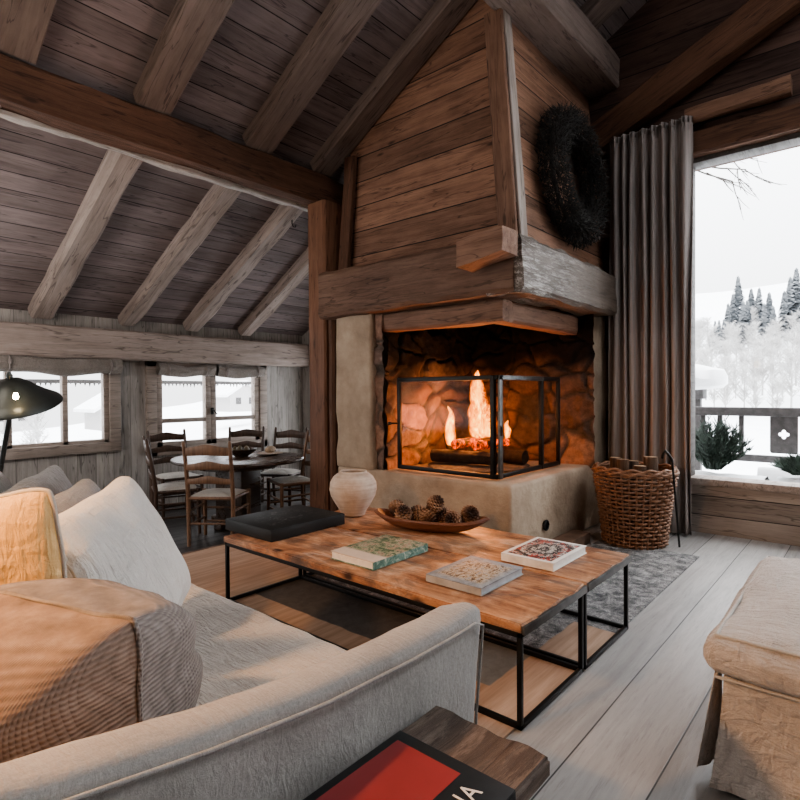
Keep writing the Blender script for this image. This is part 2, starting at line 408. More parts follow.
def tag(o, label=None, cat=None, group=None, kind=None):
    if label: o['label'] = label
    if cat: o['category'] = cat
    if group: o['group'] = group
    if kind: o['kind'] = kind
    return o
def thing(name, label, cat, loc=(0, 0, 0), rz=0, group=None):
    o = bpy.data.objects.new(name, None); C.objects.link(o); o.location = loc; o.rotation_euler = (0, 0, rz)
    o.empty_display_size = .1
    return tag(o, label, cat, group)
def dup(root, label=None, group=None, loc=None, rot=None, scale=None):
    def cp(o, par):
        c = o.copy(); C.objects.link(c)
        if par: c.parent = par
        for ch in list(o.children): cp(ch, c)
        return c
    r = cp(root, None)
    if label: r['label'] = label
    if group: r['group'] = group
    if loc is not None: r.location = loc
    if rot is not None: r.rotation_euler = rot
    if scale is not None: r.scale = scale if not isinstance(scale, (int, float)) else (scale,) * 3
    return r
def struct(name, mb, mat, parent=None, **k):
    o = build(name, mb, mat, parent, **k)
    if not parent: o['kind'] = 'structure'
    return o
def frame4(o, x, y):          # object matrix with local X along x, local Y in the x,y plane
    x = V(x).normalized(); z = x.cross(V(y)).normalized(); y = z.cross(x)
    m = Matrix((x, y, z)).transposed().to_4x4(); m.translation = V(o); return m
def timber_obj(name, p0, p1, w, h, mat, parent=None, seed=0, jit=.012, bow=0., seg=14, up=(0, 0, 1), ch=.02):
    p0, p1 = V(p0), V(p1); d = (p1 - p0); x = d.normalized(); z = V(up); y = z.cross(x).normalized()
    return build(name, MB().timber(d.length, w, h, jit, seg, ch, seed, bow), mat, parent, mat4=frame4(p0, x, y), sharp=28)
def panel_obj(name, o, xd, yd, poly, th, mat, parent=None):
    return build(name, MB().prism(poly, 0, th), mat, parent, mat4=frame4(o, xd, yd))

# ------------------------------------------------------------------ camera
F = 556.; A = radians(40.8); P = atan(8 / F); RO = atan(5.6 / 800)
f = V((cos(A) * cos(P), sin(A) * cos(P), -sin(P))); r = V((sin(A), -cos(A), 0)); u = r.cross(f)
R = r * cos(RO) - u * sin(RO); U = u * cos(RO) + r * sin(RO)
cam = bpy.data.cameras.new('camera'); co = bpy.data.objects.new('camera', cam); C.objects.link(co)
cm = Matrix((R, U, -f)).transposed().to_4x4(); cm.translation = (0, 0, 1.25); co.matrix_world = cm
cam.sensor_width = 36; cam.lens = 36 * F / 800; cam.clip_start = .05; cam.clip_end = 400
bpy.context.scene.camera = co

# ------------------------------------------------------------------ room shell
XW = 5.4; YD = 6.6; T = .545            # window wall, dining wall, roof slope
def roofz(y): return 3.33 + T * (4.15 - y)   # underside of rafters
DZ = -.12                                # dining floor level
struct('floor', MB().b2((-3.2, -5.4, -.1), (XW + .3, 4.1, 0)), M['floor'])
struct('floor', MB().b2((-3.2, 4.1, DZ - .1), (XW + .3, YD + .3, DZ)), M['darkfloor'])
struct('trim_1', MB().b2((-3.2, 4.085, DZ), (XW, 4.115, .004)), M['quarry'])
# ceiling: two slopes of boards (local X along the room, local Y up the slope)
YR = -.5
sl = V((0, -1, T)).normalized(); RH = .17
o0 = V((-3.2, YD + .25, roofz(YD + .25) + RH)); L = (YD + .25 - YR) / abs(sl.y)
panel_obj('ceiling', o0, (1, 0, 0), sl, [(0, 0), (8.9, 0), (8.9, L), (0, L)], .05, M['ceil'])['kind'] = 'structure'
sl2 = V((0, -1, -T)).normalized(); o1 = V((-3.2, YR, roofz(YR) + RH)); L2 = 4.9 / abs(sl2.y)
mbc = MB()
for (xa_, ya_, xb_, yb_) in ((0, 0, 4.4, L2), (7.9, 0, 8.9, L2), (4.4, 0, 7.9, .7), (4.4, 2.5, 7.9, L2)): mbc.b2((xa_, ya_, 0), (xb_, yb_, .05))  # gap between strips is an added, unseen skylight to brighten the room
build('ceiling', mbc, M['ceil'], mat4=frame4(o1, (1, 0, 0), sl2))['kind'] = 'structure'
# dining wall (plane Y = YD) with two window openings and an added unseen one for light; local X = world X, local Y = up
def wall_rects(name, o, xd, yd, rects, th, mat):
    mb = MB()
    for (x0, y0, x1, y1) in rects: mb.b2((x0, y0, 0), (x1, y1, th))
    ob = build(name, mb, mat, mat4=frame4(o, xd, yd)); ob['kind'] = 'structure'; return ob
W1 = (.55, .70, 2.60, 1.60); W2 = (3.12, .58, 4.62, 1.60)
wall_rects('wall_left', (0, YD, 0), (1, 0, 0), (0, 0, 1), [(-3.2, DZ, -2.9, 2.4), (-2.9, DZ, .2, .5), (-2.9, 1.62, .2, 2.4), (.2, DZ, W1[0], 2.4), (W1[0], DZ, W1[2], W1[1]), (W1[0], W1[3], W1[2], 2.4), (W1[2], DZ, W2[0], 2.4), (W2[0], DZ, W2[2], W2[1]), (W2[0], W2[3], W2[2], 2.4), (W2[2], DZ, XW + .2, 2.4)], -.16, M['wallgrey'])
# window wall (plane X = XW): base boards, header, gable boards, dining gable; local X = -Y world... (facing -X)
GY0, GY1, GZ0, GZ1 = 1.36, -4.4, .485, 3.23
wall_rects('wall_right', (XW, 0, 0), (0, 1, 0), (0, 0, 1), [(-5.4, 0, GY1, 6.), (GY1, GZ1, GY0, 6.), (GY0, 0, 3.9, 6.)], .2, M['walldark'])
wall_rects('wall_right', (XW, 0, 0), (0, 1, 0), (0, 0, 1), [(GY1, 0, GY0, GZ0 - .02)], .2, M['base'])
wall_rects('wall_right', (XW, 0, 0), (0, 1, 0), (0, 0, 1), [(3.9, DZ, 4.35, 4.), (4.35, DZ, 6.3, .45), (4.35, 1.75, 6.3, 4.), (6.3, DZ, YD + .2, 4.)], .2, M['wallgrey'])
wall_rects('wall_back', (-3.2, 0, 0), (0, 1, 0), (0, 0, 1), [(-5.4, DZ, -4.6, 6.), (-4.6, DZ, -3.6, 6.), (-3.6, DZ, -2.4, .45), (-3.6, 2.2, -2.4, 6.), (-2.4, DZ, 4.6, 6.), (4.6, DZ, 6.2, .1), (4.6, 2.0, 6.2, 6.), (6.2, DZ, YD + .2, 6.)], -.1, M['walldark'])  # unseen rear openings added to let in more daylight
# wall behind the photographer
wall_rects('wall_front', (0, -5.3, 0), (1, 0, 0), (0, 0, 1), [(-3.2, 0, XW, 4.)], .1, M['walldark'])

# beams, purlins, rafters
def sbeam(name, label, *a, **k):
    o = timber_obj(name, *a, **k); tag(o, label, 'beam', kind='structure'); return o
pur = sbeam('purlin_beam', 'dark hand-hewn brown beam running under the ceiling to the post', (-3.1, 4.16, 3.19), (4.0, 4.16, 3.20), .23, .28, M['beam'], seed=3, jit=.016, seg=40, ch=.018)
sbeam('purlin_beam', 'thick upper roof beam above the fireplace hood', (1.6, 2.05, 4.26), (XW, 2.05, 4.26), .35, .29, M['rafter'], seed=8, jit=.012, seg=24)
sbeam('ridge_beam', 'ridge beam at the top of the roof', (-3.1, YR, roofz(YR) + .02), (XW, YR, roofz(YR) + .02), .22, .26, M['beam'], seed=5)
wb = sbeam('wall_beam', 'grey cracked log beam above the dining windows', (-3.1, YD - .06, 1.80), (XW - .02, YD - .06, 1.80), .24, .33, M['beamgrey'], seed=9, jit=.01, seg=40)
low = [(1.93, 1.97, .22), (2.80, 2.90, .20), (3.58, 3.64, .21), (4.35, 4.33, .20), (.85, .95, .21), (-.1, 0, .21), (-1.2, -1.1, .21)]
for i, (xa, xb, w) in enumerate(low):
    za = roofz(6.55) + .08; zb = roofz(4.24) + .08
    o = sbeam('rafter_beam', ['grey round rafter nearest the left edge of the photo above the dining windows', 'second grey rafter under the lower ceiling', 'third grey rafter under the lower ceiling, carrying a small hook', 'last grey rafter beside the fireplace post'][i] if i < 4 else 'grey rafter out to the left under the lower ceiling', (xa, 6.55, za), (xb, 4.20, zb), w, .17, M['beamgrey'], seed=20 + i, jit=.014, up=(0, T, 1), ch=.03)
hi = [(1.08, .24), (1.96, .26), (2.88, .27), (3.60, .22), (.15, .25), (-.8, .25), (-1.8, .25), (4.9, .25)]
for i, (x, w) in enumerate(hi):
    y0, y1 = 4.12, YR
    lab = ['brown squared rafter cut by the upper left corner of the photo', 'broad brown rafter above the dark beam', 'broad brown rafter rising to the top edge', 'brown rafter running up along the hood', '', '', '', 'brown rafter above the window wall'][i] or 'brown rafter outside the picture'
    sbeam('rafter_beam', lab, (x, y0, roofz(y0) + .08), (x, y1, roofz(y1) + .08), w, .17, M['rafter'], seed=40 + i, jit=.005, up=(0, T, 1), ch=.008)
for x in (-1.5, 0, 1.5, 3.2, 4.9):
    y0, y1 = YR, -5.2
    sbeam('rafter_beam', 'rafter on the far roof slope', (x, y0, roofz(y0) + .05), (x, y1, roofz(y0) + .05 - T * (y0 - y1)), .2, .16, M['rafter'], seed=60, up=(0, -T, 1))
# brace on the window wall and boards above the window
sbeam('brace_beam', 'dark sloping principal beam across the corner above the curtain', (5.24, 2.12, 3.58), (5.24, .10, 4.48), .18, .27, M['beam'], seed=11, jit=.012, up=(0, T, 1))
sbeam('header_beam', 'dark timber header above the big window', (5.33, 1.62, 3.36), (5.33, -4.6, 3.36), .14, .20, M['beam'], seed=12)
sbeam('header_beam', 'short grey-brown board end above the big window', (5.30, 1.28, 3.60), (5.30, .53, 3.61), .12, .12, M['hoodboard'], seed=13)
# post by the fireplace
sbeam('timber_post', 'tall squared brown post between fireplace and dining nook', (3.63, 4.07, DZ), (3.63, 4.07, 3.06), .26, .25, M['post'], seed=14, jit=.006, up=(0, 1, 0))
# pale knee brace, far left
sbeam('knee_brace', 'pale bracket end under the dark beam at the left edge', (.78, 4.30, 2.9), (1.02, 4.2, 3.09), .07, .06, M['beamgrey'], seed=15)

for a_, b_ in ((-3., 4.0),):
    e_ = timber_obj('weathered_edge', (a_, 4.262, 3.052), (b_ - .15, 4.262, 3.062), .08, .05, M['weathered'], seed=93, jit=.02, seg=90, ch=.008); e_.parent = pur; e_.matrix_parent_inverse = pur.matrix_basis.inverted(); e_['label'] = 'pale splintered lower edge'
hk = MB().tube([(0, 0, 0), (0, 0, -.07), (.015, 0, -.10), (.04, 0, -.10), (.05, 0, -.075)], .006, 6)
tag(build('ceiling_hook', hk, M['iron'], loc=(3.66, 4.62, roofz(4.62) + .0)), 'small iron hook hanging from the third grey rafter', 'hook')

# ------------------------------------------------------------------ windows
def bar(mb, lo, hi, bevel=.006): mb.b2(lo, hi, bevel)
def window_obj(name, label):
    o = bpy.data.objects.new(name, None); C.objects.link(o); o['kind'] = 'structure'; o['label'] = label; return o
w = window_obj('window_1', 'wide low dining window with wooden mullions, at the left edge')
y0, y1 = YD - .05, YD + .09
mb = MB(); bar(mb, (.45, y0, .60), (2.72, y1 - .02, .71)); bar(mb, (.45, y0, 1.58), (2.72, y1, 1.68)); bar(mb, (2.60, y0, .60), (2.72, y1, 1.68)); bar(mb, (.45, y0, .6), (.57, y1, 1.68))
build('window_frame', mb, M['frame'], w)
for x in (1.05, 1.62, 2.13):
    mb = MB(); bar(mb, (x, y0 + .03, .70), (x + .055, y1 - .03, 1.6)); build('mullion', mb, M['frame'], w)
mb = MB(); bar(mb, (2.545, y0 + .03, .70), (2.60, y1 - .03, 1.6)); bar(mb, (.57, y0 + .03, .70), (2.6, y1 - .03, .745)); build('sash', mb, M['frame'], w)
build('pane', MB().b2((.57, YD + .03, .74), (2.55, YD + .036, 1.6)), M['glass'], w)
w = window_obj('window_2', 'pair of dining casement windows behind the round table')
mb = MB(); bar(mb, (3.02, y0, DZ + .62), (4.72, y1, .60)); bar(mb, (3.02, y0, 1.57), (4.72, y1, 1.66)); bar(mb, (3.02, y0, .5), (3.14, y1, 1.66)); bar(mb, (4.60, y0, .5), (4.72, y1, 1.66)); build('window_frame', mb, M['frame'], w)
for xa, xb in ((3.14, 3.86), (3.86, 4.60)):
    mb = MB(); bar(mb, (xa, y0 + .02, .59), (xa + .075, y1 - .03, 1.58)); bar(mb, (xb - .075, y0 + .02, .59), (xb, y1 - .03, 1.58)); bar(mb, (xa, y0 + .02, .59), (xb, y1 - .03, .66)); bar(mb, (xa, y0 + .02, 1.5), (xb, y1 - .03, 1.58))
    s_ = build('casement_sash', mb, M['frame'], w)
    build('glazing_bar', MB().b2((xa + .07, y0 + .03, .89), (xb - .07, y1 - .04, .945), .004), M['frame'], w)
    build('pane', MB().b2((xa + .07, YD + .025, .65), (xb - .07, YD + .031, 1.51)), M['glass'], w)
build('window_latch', MB().box((3.86, y0 - .005, 1.02), (.035, .03, .09), bevel=.008).tube([(3.86, y0 - .02, 1.02), (3.86, y0 - .05, 1.03), (3.9, y0 - .055, .98)], .009), M['iron'], w)
w = window_obj('window_3', 'large picture window looking onto the snowy hillside')
mb = MB(); x0, x1 = XW - .04, XW + .14
bar(mb, (x0, GY1, GZ1 - .01), (x1, GY0, GZ1 + .09)); bar(mb, (x0, GY0 - .1, GZ0), (x1, GY0 + .02, GZ1)); bar(mb, (x0, GY1, GZ0), (x1, GY1 + .1, GZ1)); bar(mb, (x0, -.86, GZ0), (x1, -.76, GZ1))
build('window_frame', mb, M['frame_dark'], w)
build('window_sill', MB().b2((XW - .07, GY1, GZ0 - .06), (XW + .16, GY0 + .02, GZ0), .008), M['frame'], w)
build('pane', MB().b2((XW + .06, GY1, GZ0), (XW + .068, GY0, GZ1)), M['glass'], w)

# blinds: bunched roman blinds
def blind(xa, xb, z0, z1, label, seed):
    def fn(u_, v_):
        x = xa + (xb - xa) * u_; q = noise.noise(V((x * 3.1, seed, v_ * 2.)))
        a = 2 * pi * v_
        sag = .03 * sin(pi * ((u_ * (2 if xb - xa > 1.2 else 1)) % 1)) + .02 * q
        rad = (z1 - z0) / 2 * (1 + .12 * noise.noise(V((x * 5, v_ * 6, seed))))
        k = 1 + .22 * sin(3 * a + x * 1.5)
        return V((x, YD - .11 + .05 * k * cos(a), (z0 + z1) / 2 - sag + rad * sin(a) * (1 if sin(a) > 0 else 1.05)))
    t = thing('roman_blind', label, 'blind', (0, 0, 0))
    mb = MB(); mb.grid(fn, 40, 24); build('bunched_cloth', mb, M['blind'], t, sharp=70)
    for xx in ((xa + .12, xb - .12) if xb - xa < 1.2 else (xa + .3, (xa + xb) / 2 + .05, xb - .12)):
        mb = MB(); mb.tube([V((xx, YD - .115 + .06 * cos(2 * pi * k / 12), (z0 + z1) / 2 - .01 + ((z1 - z0) / 2 + .006) * sin(2 * pi * k / 12))) for k in range(12)], .008, 6, closed=True)
        mb.box((xx, YD - .17, (z0 + z1) / 2), (.03, .03, .05), bevel=.01)
        build('tie', mb, M['curtain'], t)
blind(.45, 2.70, 1.49, 1.66, 'bunched linen blind over the wide window behind the lamp', 1.)
blind(3.12, 3.86, 1.48, 1.62, 'bunched linen blind on the casement next to the grey wall post', 5.)
blind(3.90, 4.62, 1.48, 1.62, 'bunched linen blind on the casement nearer the fireplace post', 9.)

# ------------------------------------------------------------------ fireplace
fp = thing('fireplace', 'corner fireplace with plaster hearth, timber mantel and boarded wooden hood', 'fireplace', (4.4, 2.9, 0))
def fb(name, mb, mat, **k):
    o = build(name, mb, mat, fp, **k); o.matrix_parent_inverse = Matrix.Translation((-4.4, -2.9, 0)); return o
def ftim(name, *a, **k):
    o = timber_obj(name, *a, **k); o.parent = fp; o.matrix_parent_inverse = Matrix.Translation((-4.4, -2.9, 0)); return o
def fpan(name, *a, **k):
    o = panel_obj(name, *a, **k); o.parent = fp; o.matrix_parent_inverse = Matrix.Translation((-4.4, -2.9, 0)); return o
def lump(mb, amt, sc_=4.):
    for v in mb.bm.verts: v.co += V((noise.noise(v.co * sc_), noise.noise(v.co * sc_ + V((9, 0, 0))), noise.noise(v.co * sc_ + V((0, 9, 0))))) * amt
    return mb
def rbox(lo, hi, cuts=10, bevel=.03, amt=.012):
    b = bmesh.new(); bmesh.ops.create_cube(b, size=1.)
    for v in b.verts: v.co = V([(lo[i] + hi[i]) / 2 + v.co[i] * (hi[i] - lo[i]) for i in range(3)])
    bmesh.ops.bevel(b, geom=b.edges[:], offset=bevel, segments=3, profile=.5, affect='EDGES')
    bmesh.ops.subdivide_edges(b, edges=[e for e in b.edges if e.calc_length() > .15], cuts=cuts, use_grid_fill=True)
    m = MB(); m.bm.free(); m.bm = b; return lump(m, amt)
fb('hearth', rbox((3.5, 1.985, 0), (XW - .01, 3.80, .575), amt=.006), M['plaster'])
fb('air_vent', MB().tube([(4.02, 1.975, .20), (4.02, 1.995, .20)], .035, 12).tube([V((4.02 + .036 * cos(k * pi / 8), 1.968, .20 + .036 * sin(k * pi / 8))) for k in range(16)], .008, 6, True), M['iron'])
fb('pillar', rbox((3.5, 3.345, .56), (4.0, 3.81, 1.96), amt=.018), M['plaster'])
fb('pillar', rbox((5.06, 2.0, .56), (XW - .01, 2.35, 1.96), amt=.02), M['plaster'])
ftim('edge_board', (3.56, 3.875, DZ), (3.56, 3.875, 1.95), .12, .08, M['beam'], seed=71, jit=.004, up=(0, 1, 0))
# rubble lining
def stone_wall(name, o, xd, yd, w_, h_, depth=.05, seed=0., soot=1):
    m4 = frame4(o, xd, yd); mb = MB(); nu, nv = int(w_ / .018), int(h_ / .018)
    cols = []
    def fn(a, b):
        p = V((a * w_, b * h_, seed)); q = V((p.x * 3.0 + .55 * noise.noise(p * 4), p.y * 4.6 + .5 * noise.noise(p * 4 + V((3, 3, 3))), seed))
        d, pts = noise.voronoi(q); e = max(0., min(1., (d[1] - d[0]) / .16)); e = e * e * (3 - 2 * e)
        rc = noise.cell(pts[0] * 7.7 + V((.31, .17, .7))) ; rc2 = noise.cell(pts[0] * 3.1 + V((5.2, 1.1, .2)))
        base = V((.32, .175, .115)).lerp(V((.15, .11, .095)), .5 + .5 * rc) * (1 + .35 * rc2)
        cols.append(V((.10, .08, .066)).lerp(base, e))
        cols[-1] = cols[-1] * (max(.03, min(1., 1.15 - 1.0 * max(0., p.y - .55) / .42 + .3 * noise.noise(p * 4))) if soot else 1.)
        return V((p.x, p.y, depth * e * (.7 + .3 * rc) + .012 * noise.noise(p * 22) + .02 * noise.noise(p * 7)))
    mb.grid(fn, nu, nv); n = len(mb.bm.verts)
    ob = fb(name, mb, M['stone'], sharp=60, mat4=m4)
    ca = ob.data.color_attributes.new('stonecol', 'FLOAT_COLOR', 'POINT')
    for i, c in enumerate(cols): ca.data[i].color = (c.x, c.y, c.z, 1)
    return ob
stone_wall('stone_back', (4.93, 3.30, .55), (0, -1, 0), (0, 0, 1), 1.36, 1.5, seed=1.3)
stone_wall('stone_side', (3.58, 3.27, .55), (1, 0, 0), (0, 0, 1), 1.40, 1.5, seed=4.1)
stone_wall('stone_jamb', (3.565, 3.36, .57), (0, -1, 0), (0, 0, 1), .105, 1.36, depth=.03, seed=7.7, soot=0)
# throat
mb = MB(); mb.b2((3.55, 2.05, 2.02), (XW - .05, 3.45, 2.06)); fb('smoke_throat', mb, M['soot'])
fb('chimney_core', MB().b2((3.62, 3.34, .56), (4.05, 3.6, 1.95)).b2((4.0, 3.36, .55), (XW - .01, 3.9, 2.)).b2((5.06, 2.3, .55), (XW - .01, 3.6, 2.)), M['plaster'])
# lintels
ftim('lintel_beam', (3.64, 3.42, 1.855), (3.64, 2.08, 1.845), .16, .16, M['hoodboard'], seed=72, jit=.006)
ftim('lintel_beam', (3.565, 2.16, 1.845), (5.2, 2.16, 1.845), .15, .16, M['hoodboard'], seed=73, jit=.006)
# mantel
ftim('mantel_beam', (3.51, 3.86, 2.13), (3.51, 1.88, 2.13), .32, .40, M['mantel'], seed=74, jit=.016, seg=26, ch=.03)
ftim('mantel_beam', (3.37, 1.96, 2.12), (5.11, 1.96, 2.12), .30, .38, M['mantelworn_shaded'], seed=75, jit=.02, seg=30, ch=.03)
mb = MB()
mb.prism([(-.16, -.095), (.19, -.035), (.19, .12), (-.16, .09)], 0, .20); bmesh.ops.subdivide_edges(mb.bm, edges=mb.bm.edges[:], cuts=2, use_grid_fill=True)
lump(mb, .008, 9)
fb('beam_end', mb, M['hoodboard'], mat4=frame4((3.28, 1.99, 2.175), (0, -1, 0), (0, 0, 1)) )
# hood
zt = 4.13
HB = [(3.70, 3.83, 2.32), (3.70, 2.03, 2.32), (3.72, 2.19, zt), (3.72, 3.72, zt)]
def hoodface(name, o, xd, yd, poly, mat, th=.03): return fpan(name, o, xd, yd, poly, th, mat)
hoodface('hood_front', (3.72, 3.86, 2.30), (0, -1, 0), (0, 0, 1), [(0, 0), (1.82, 0), (1.655, 1.86), (1.62, 2.22), (.9, 1.84), (.06, 1.40)], M['hood'], -.03)
tl = atan(.16 / 1.83)
hoodface('hood_side', (3.72, 2.05, 2.30), (1, 0, 0), (0, sin(tl), cos(tl)), [(0, 0), (1.66, 0), (1.66, 1.84), (0, 1.84)], M['hood'], .03)
ftim('corner_board', (3.695, 2.10, 2.31), (3.70, 2.235, 4.13), .15, .035, M['hoodboard'], seed=77, jit=.003, up=(1, 0, 0), ch=.006)
ftim('corner_board', (3.775, 2.025, 2.31), (3.775, 2.17, 4.13), .11, .04, M['frame'], seed=78, jit=.003, up=(0, 1, 0), ch=.006)
ftim('corner_board', (3.66, 3.86, 2.31), (3.68, 3.76, 3.45), .13, .05, M['beam'], seed=79, jit=.004, up=(1, 0, 0), ch=.006)
fb('hood_rear', MB().b2((3.74, 3.70, 2.3), (XW - .01, 3.9, 3.4)), M['walldark'])
# low plinth by the hearth
tag(build('plank_block', MB().box((4.25, 1.872, .045), (.42, .16, .09), bevel=.01), M['quarry']), 'low brown timber block on the floor against the hearth', 'block')

# fire screen
fs = thing('fire_screen', 'black steel fire screen with glass panes standing around the fire', 'fire screen', (3.65, 2.18, .58))
def fsb(name, mb, mat):
    o = build(name, mb, mat, fs); o.matrix_parent_inverse = Matrix.Translation((-3.65, -2.18, -.58)); return o
zb, zt2 = .587, 1.355; xa, ya, yb, xb = 3.64, 2.185, 3.15, 4.70
mb = MB()
for (p, q) in (((xa, ya), (xa, yb)), ((xa, ya), (xb, ya))):
    for z in (zb + .0175, zt2):
        mb.b2((min(p[0], q[0]) - .014, min(p[1], q[1]) - .014, z - .0175), (max(p[0], q[0]) + .014, max(p[1], q[1]) + .014, z + .0175), .004)
for (x, y, w_) in ((xa, yb, .03), (xb, ya, .03), (4.37, ya, .035)):
    mb.b2((x - w_ / 2, y - w_ / 2, zb), (x + w_ / 2, y + w_ / 2, zt2), .004)
fsb('screen_frame', mb, M['iron'])
mb = MB(); mb.b2((xa - .02, ya + .012, zb), (xa + .02, ya + .045, zt2 + .015), .004); fsb('corner_post', mb, M['iron'])
mb = MB(); mb.b2((xa + .0, ya - .03, zb), (xa + .05, ya - .012, zt2 + .017), .004); mb.b2((xa, ya - .03, zt2 - .02), (4.37, ya - .012, zt2 + .017), .004); fsb('door_frame', mb, M['steel'])
fsb('handle', MB().tube([(xa + .01, ya - .03, .98), (xa - .03, ya - .06, .98), (xa - .03, ya - .06, .92)], .008), M['iron'])
fsb('latch', MB().tube([(xa - .02, yb, .98), (xa - .07, yb + .05, .98)], .007).box((xa - .07, yb + .05, .98), (.03, .02, .03), bevel=.006), M['iron'])
fsb('pane', MB().b2((xa - .003, ya, zb), (xa + .003, yb, zt2)), M['fireglass'])
fsb('pane', MB().b2((xa, ya - .003, zb), (xb, ya + .003, zt2)), M['fireglass'])

# logs, embers, flames
def logmb(L_, ra, seed=0, n=14):
    mb = MB(); rings = []
    for i in range(9):
        x = -L_ / 2 + L_ * i / 8
        rings.append([mb.bm.verts.new((x, ra * (1 + .18 * noise.noise(V((x * 4, cos(a_) * 1.2, sin(a_) * 1.2 + seed)))) * cos(a_), ra * (1 + .18 * noise.noise(V((x * 4 + 7, cos(a_) * 1.2, sin(a_) * 1.2 + seed)))) * sin(a_))) for a_ in [2 * pi * k / n for k in range(n)]])
    for A_, B_ in zip(rings, rings[1:]):
        for k in range(n): mb.bm.faces.new((A_[k], A_[(k + 1) % n], B_[(k + 1) % n], B_[k]))
    f0 = mb.bm.faces.new(rings[0][::-1]); f1 = mb.bm.faces.new(rings[-1]); f0.material_index = f1.material_index = 1
    return mb
def ember_mat():
    t = NT('glowing_log'); n = t.noise(t.coord(), 16, 6, .7)
    e = t.ramp(n, [(.48, (0, 0, 0)), (.6, (1., .10, .01)), (.72, (1., .32, .05))])
    t.put(t.b.inputs['Emission Color'], e); t.b.inputs['Emission Strength'].default_value = 1.3
    t.bump(n, .6, .02); return t.fin((.03, .018, .012), .9)
M['ember'] = ember_mat()
FX, FY = 4.30, 2.74
for i, (x, y, z, L_, ra, rz, ry, mt) in enumerate([(4.10, 2.80, .668, .62, .058, 1.70, 0, 'char'), (4.44, 2.66, .668, .6, .058, 1.5, 0, 'char'), (4.27, 2.88, .782, .46, .042, .12, 0, 'ember'), (4.28, 2.62, .782, .46, .042, -.1, 0, 'ember'), (4.27, 3.06, .735, .26, .042, 1.3, -1.15, 'char')]):
    o = build('firewood_log', logmb(L_, ra, i), [M[mt], M[mt]]); o.location = (x, y, z); o.rotation_euler = (0, ry, rz)
    tag(o, ['charred log lying nearest the glass in the fire', 'charred log lying at the back of the fire', 'glowing log across the fire under the small flame', 'glowing log under the tall flame', 'short charred stub tilted up in the fire'][i], 'log', 'burning logs')
mb = MB(); mb.lathe([(.46, 0), (.44, .008), (.3, .013), (.12, .014), (.01, .014)], 28); lump(mb, .003, 12)
tag(build('ash_bed', mb, M['ash'], loc=(4.28, 2.76, .587)), 'bed of grey ash under the burning logs', 'ash', kind='stuff')

def flame_mat():
    t = NT('flame'); co = t.coord(); s = t.sep(co)
    n = t.noise(t.map(co, (9, 9, 3.2)), 1.6, 5, .65, 1.5)
    lw = t.new('ShaderNodeLayerWeight'); lw.inputs[0].default_value = .5
    core = t.math('SUBTRACT', 1., lw.outputs['Facing'])
    h = s[2]
    d = t.math('MULTIPLY', core, t.math('MULTIPLY_ADD', n, 2.5, -.5))
    d = t.math('SUBTRACT', d, t.math('MULTIPLY', t.math('SUBTRACT', h, .12), .42))
    col = t.ramp(d, [(.05, (.8, .08, .008)), (.3, (1., .20, .02)), (.6, (1., .38, .06)), (.95, (1., .62, .2))])
    e = t.new('ShaderNodeEmission'); t.l.new(col, e.inputs[0]); t.put(e.inputs[1], t.math('MULTIPLY_ADD', d, 2.6, .6))
    tr = t.new('ShaderNodeBsdfTransparent'); mx = t.new('ShaderNodeMixShader')
    t.l.new(t.math('MULTIPLY_ADD', d, 1.9, -.16, True), mx.inputs[0]); t.l.new(tr.outputs[0], mx.inputs[1]); t.l.new(e.outputs[0], mx.inputs[2])
    t.l.new(mx.outputs[0], t.out.inputs[0]); return t.m
M['flame'] = flame_mat()
flames = MB(); FO = V((4.28, 2.78, .60))
def flame(x, y, z, w_, h_, seed):
    def fn(a_, b_):
        ang = 2 * pi * a_; rr = w_ * ((b_ + .04) ** .30 * (1 - b_) ** .62 * 1.15) if b_ < .999 else .001
        q = V((seed, b_ * 2.4, 0)); sw = .32 * w_ * b_ * 2
        rr *= 1 + .3 * noise.noise(V((cos(ang) * 1.5, sin(ang) * 1.5, b_ * 3.5 + seed)))
        return V((x + rr * cos(ang) + sw * noise.noise(q), y + rr * sin(ang) + sw * noise.noise(q + V((4, 4, 4))), z + h_ * b_)) - FO
    flames.grid(fn, 24, 30, closed_u=True)
flame(4.29, 2.75, .83, .15, .62, 2.2)       # tall flame
flame(4.26, 2.64, .845, .12, .30, 5.1)
flame(4.40, 2.86, .83, .11, .42, 9.4)
flame(4.16, 2.98, .76, .075, .36, 7.7)       # small flame by the stub
flame(4.42, 2.54, .83, .05, .16, 3.3)
tag(build('flames', flames, M['flame'], loc=FO, sharp=180), 'orange flames of the log fire, one tall and one small', 'fire', kind='stuff')

# fire tools? plain wreath on the hood side
mb = MB(); wr = random.Random(3)
for i in range(8000):
    a_ = wr.uniform(0, 2 * pi); q = wr.uniform(0, 2 * pi); rr = .13 * sqrt(wr.uniform(.02, 1.))
    cx, cz = .40 * cos(a_), .45 * sin(a_)
    n_ = V((cos(a_) * cos(q), sin(q), sin(a_) * cos(q)))
    p = V((cx, 0, cz)) + n_ * rr
    d = (n_ * .8 + V((-sin(a_), 0, cos(a_))) * wr.choice((-1, 1)) * wr.uniform(.2, 1.2) + V((wr.uniform(-.5, .5), wr.uniform(-.5, .5), wr.uniform(-.5, .5)))).normalized()
    L_ = wr.uniform(.03, .075); s_ = d.orthogonal().normalized() * wr.uniform(.003, .008); b_ = d.cross(s_)
    v0 = [mb.bm.verts.new(p + s_), mb.bm.verts.new(p - s_ * .5 + b_ * .9), mb.bm.verts.new(p - s_ * .5 - b_ * .9), mb.bm.verts.new(p + d * L_)]
    for tri in ((0, 1, 3), (1, 2, 3), (2, 0, 3)): mb.bm.faces.new([v0[k] for k in tri])
for v in mb.bm.verts: v.co.y = min(v.co.y, .075)
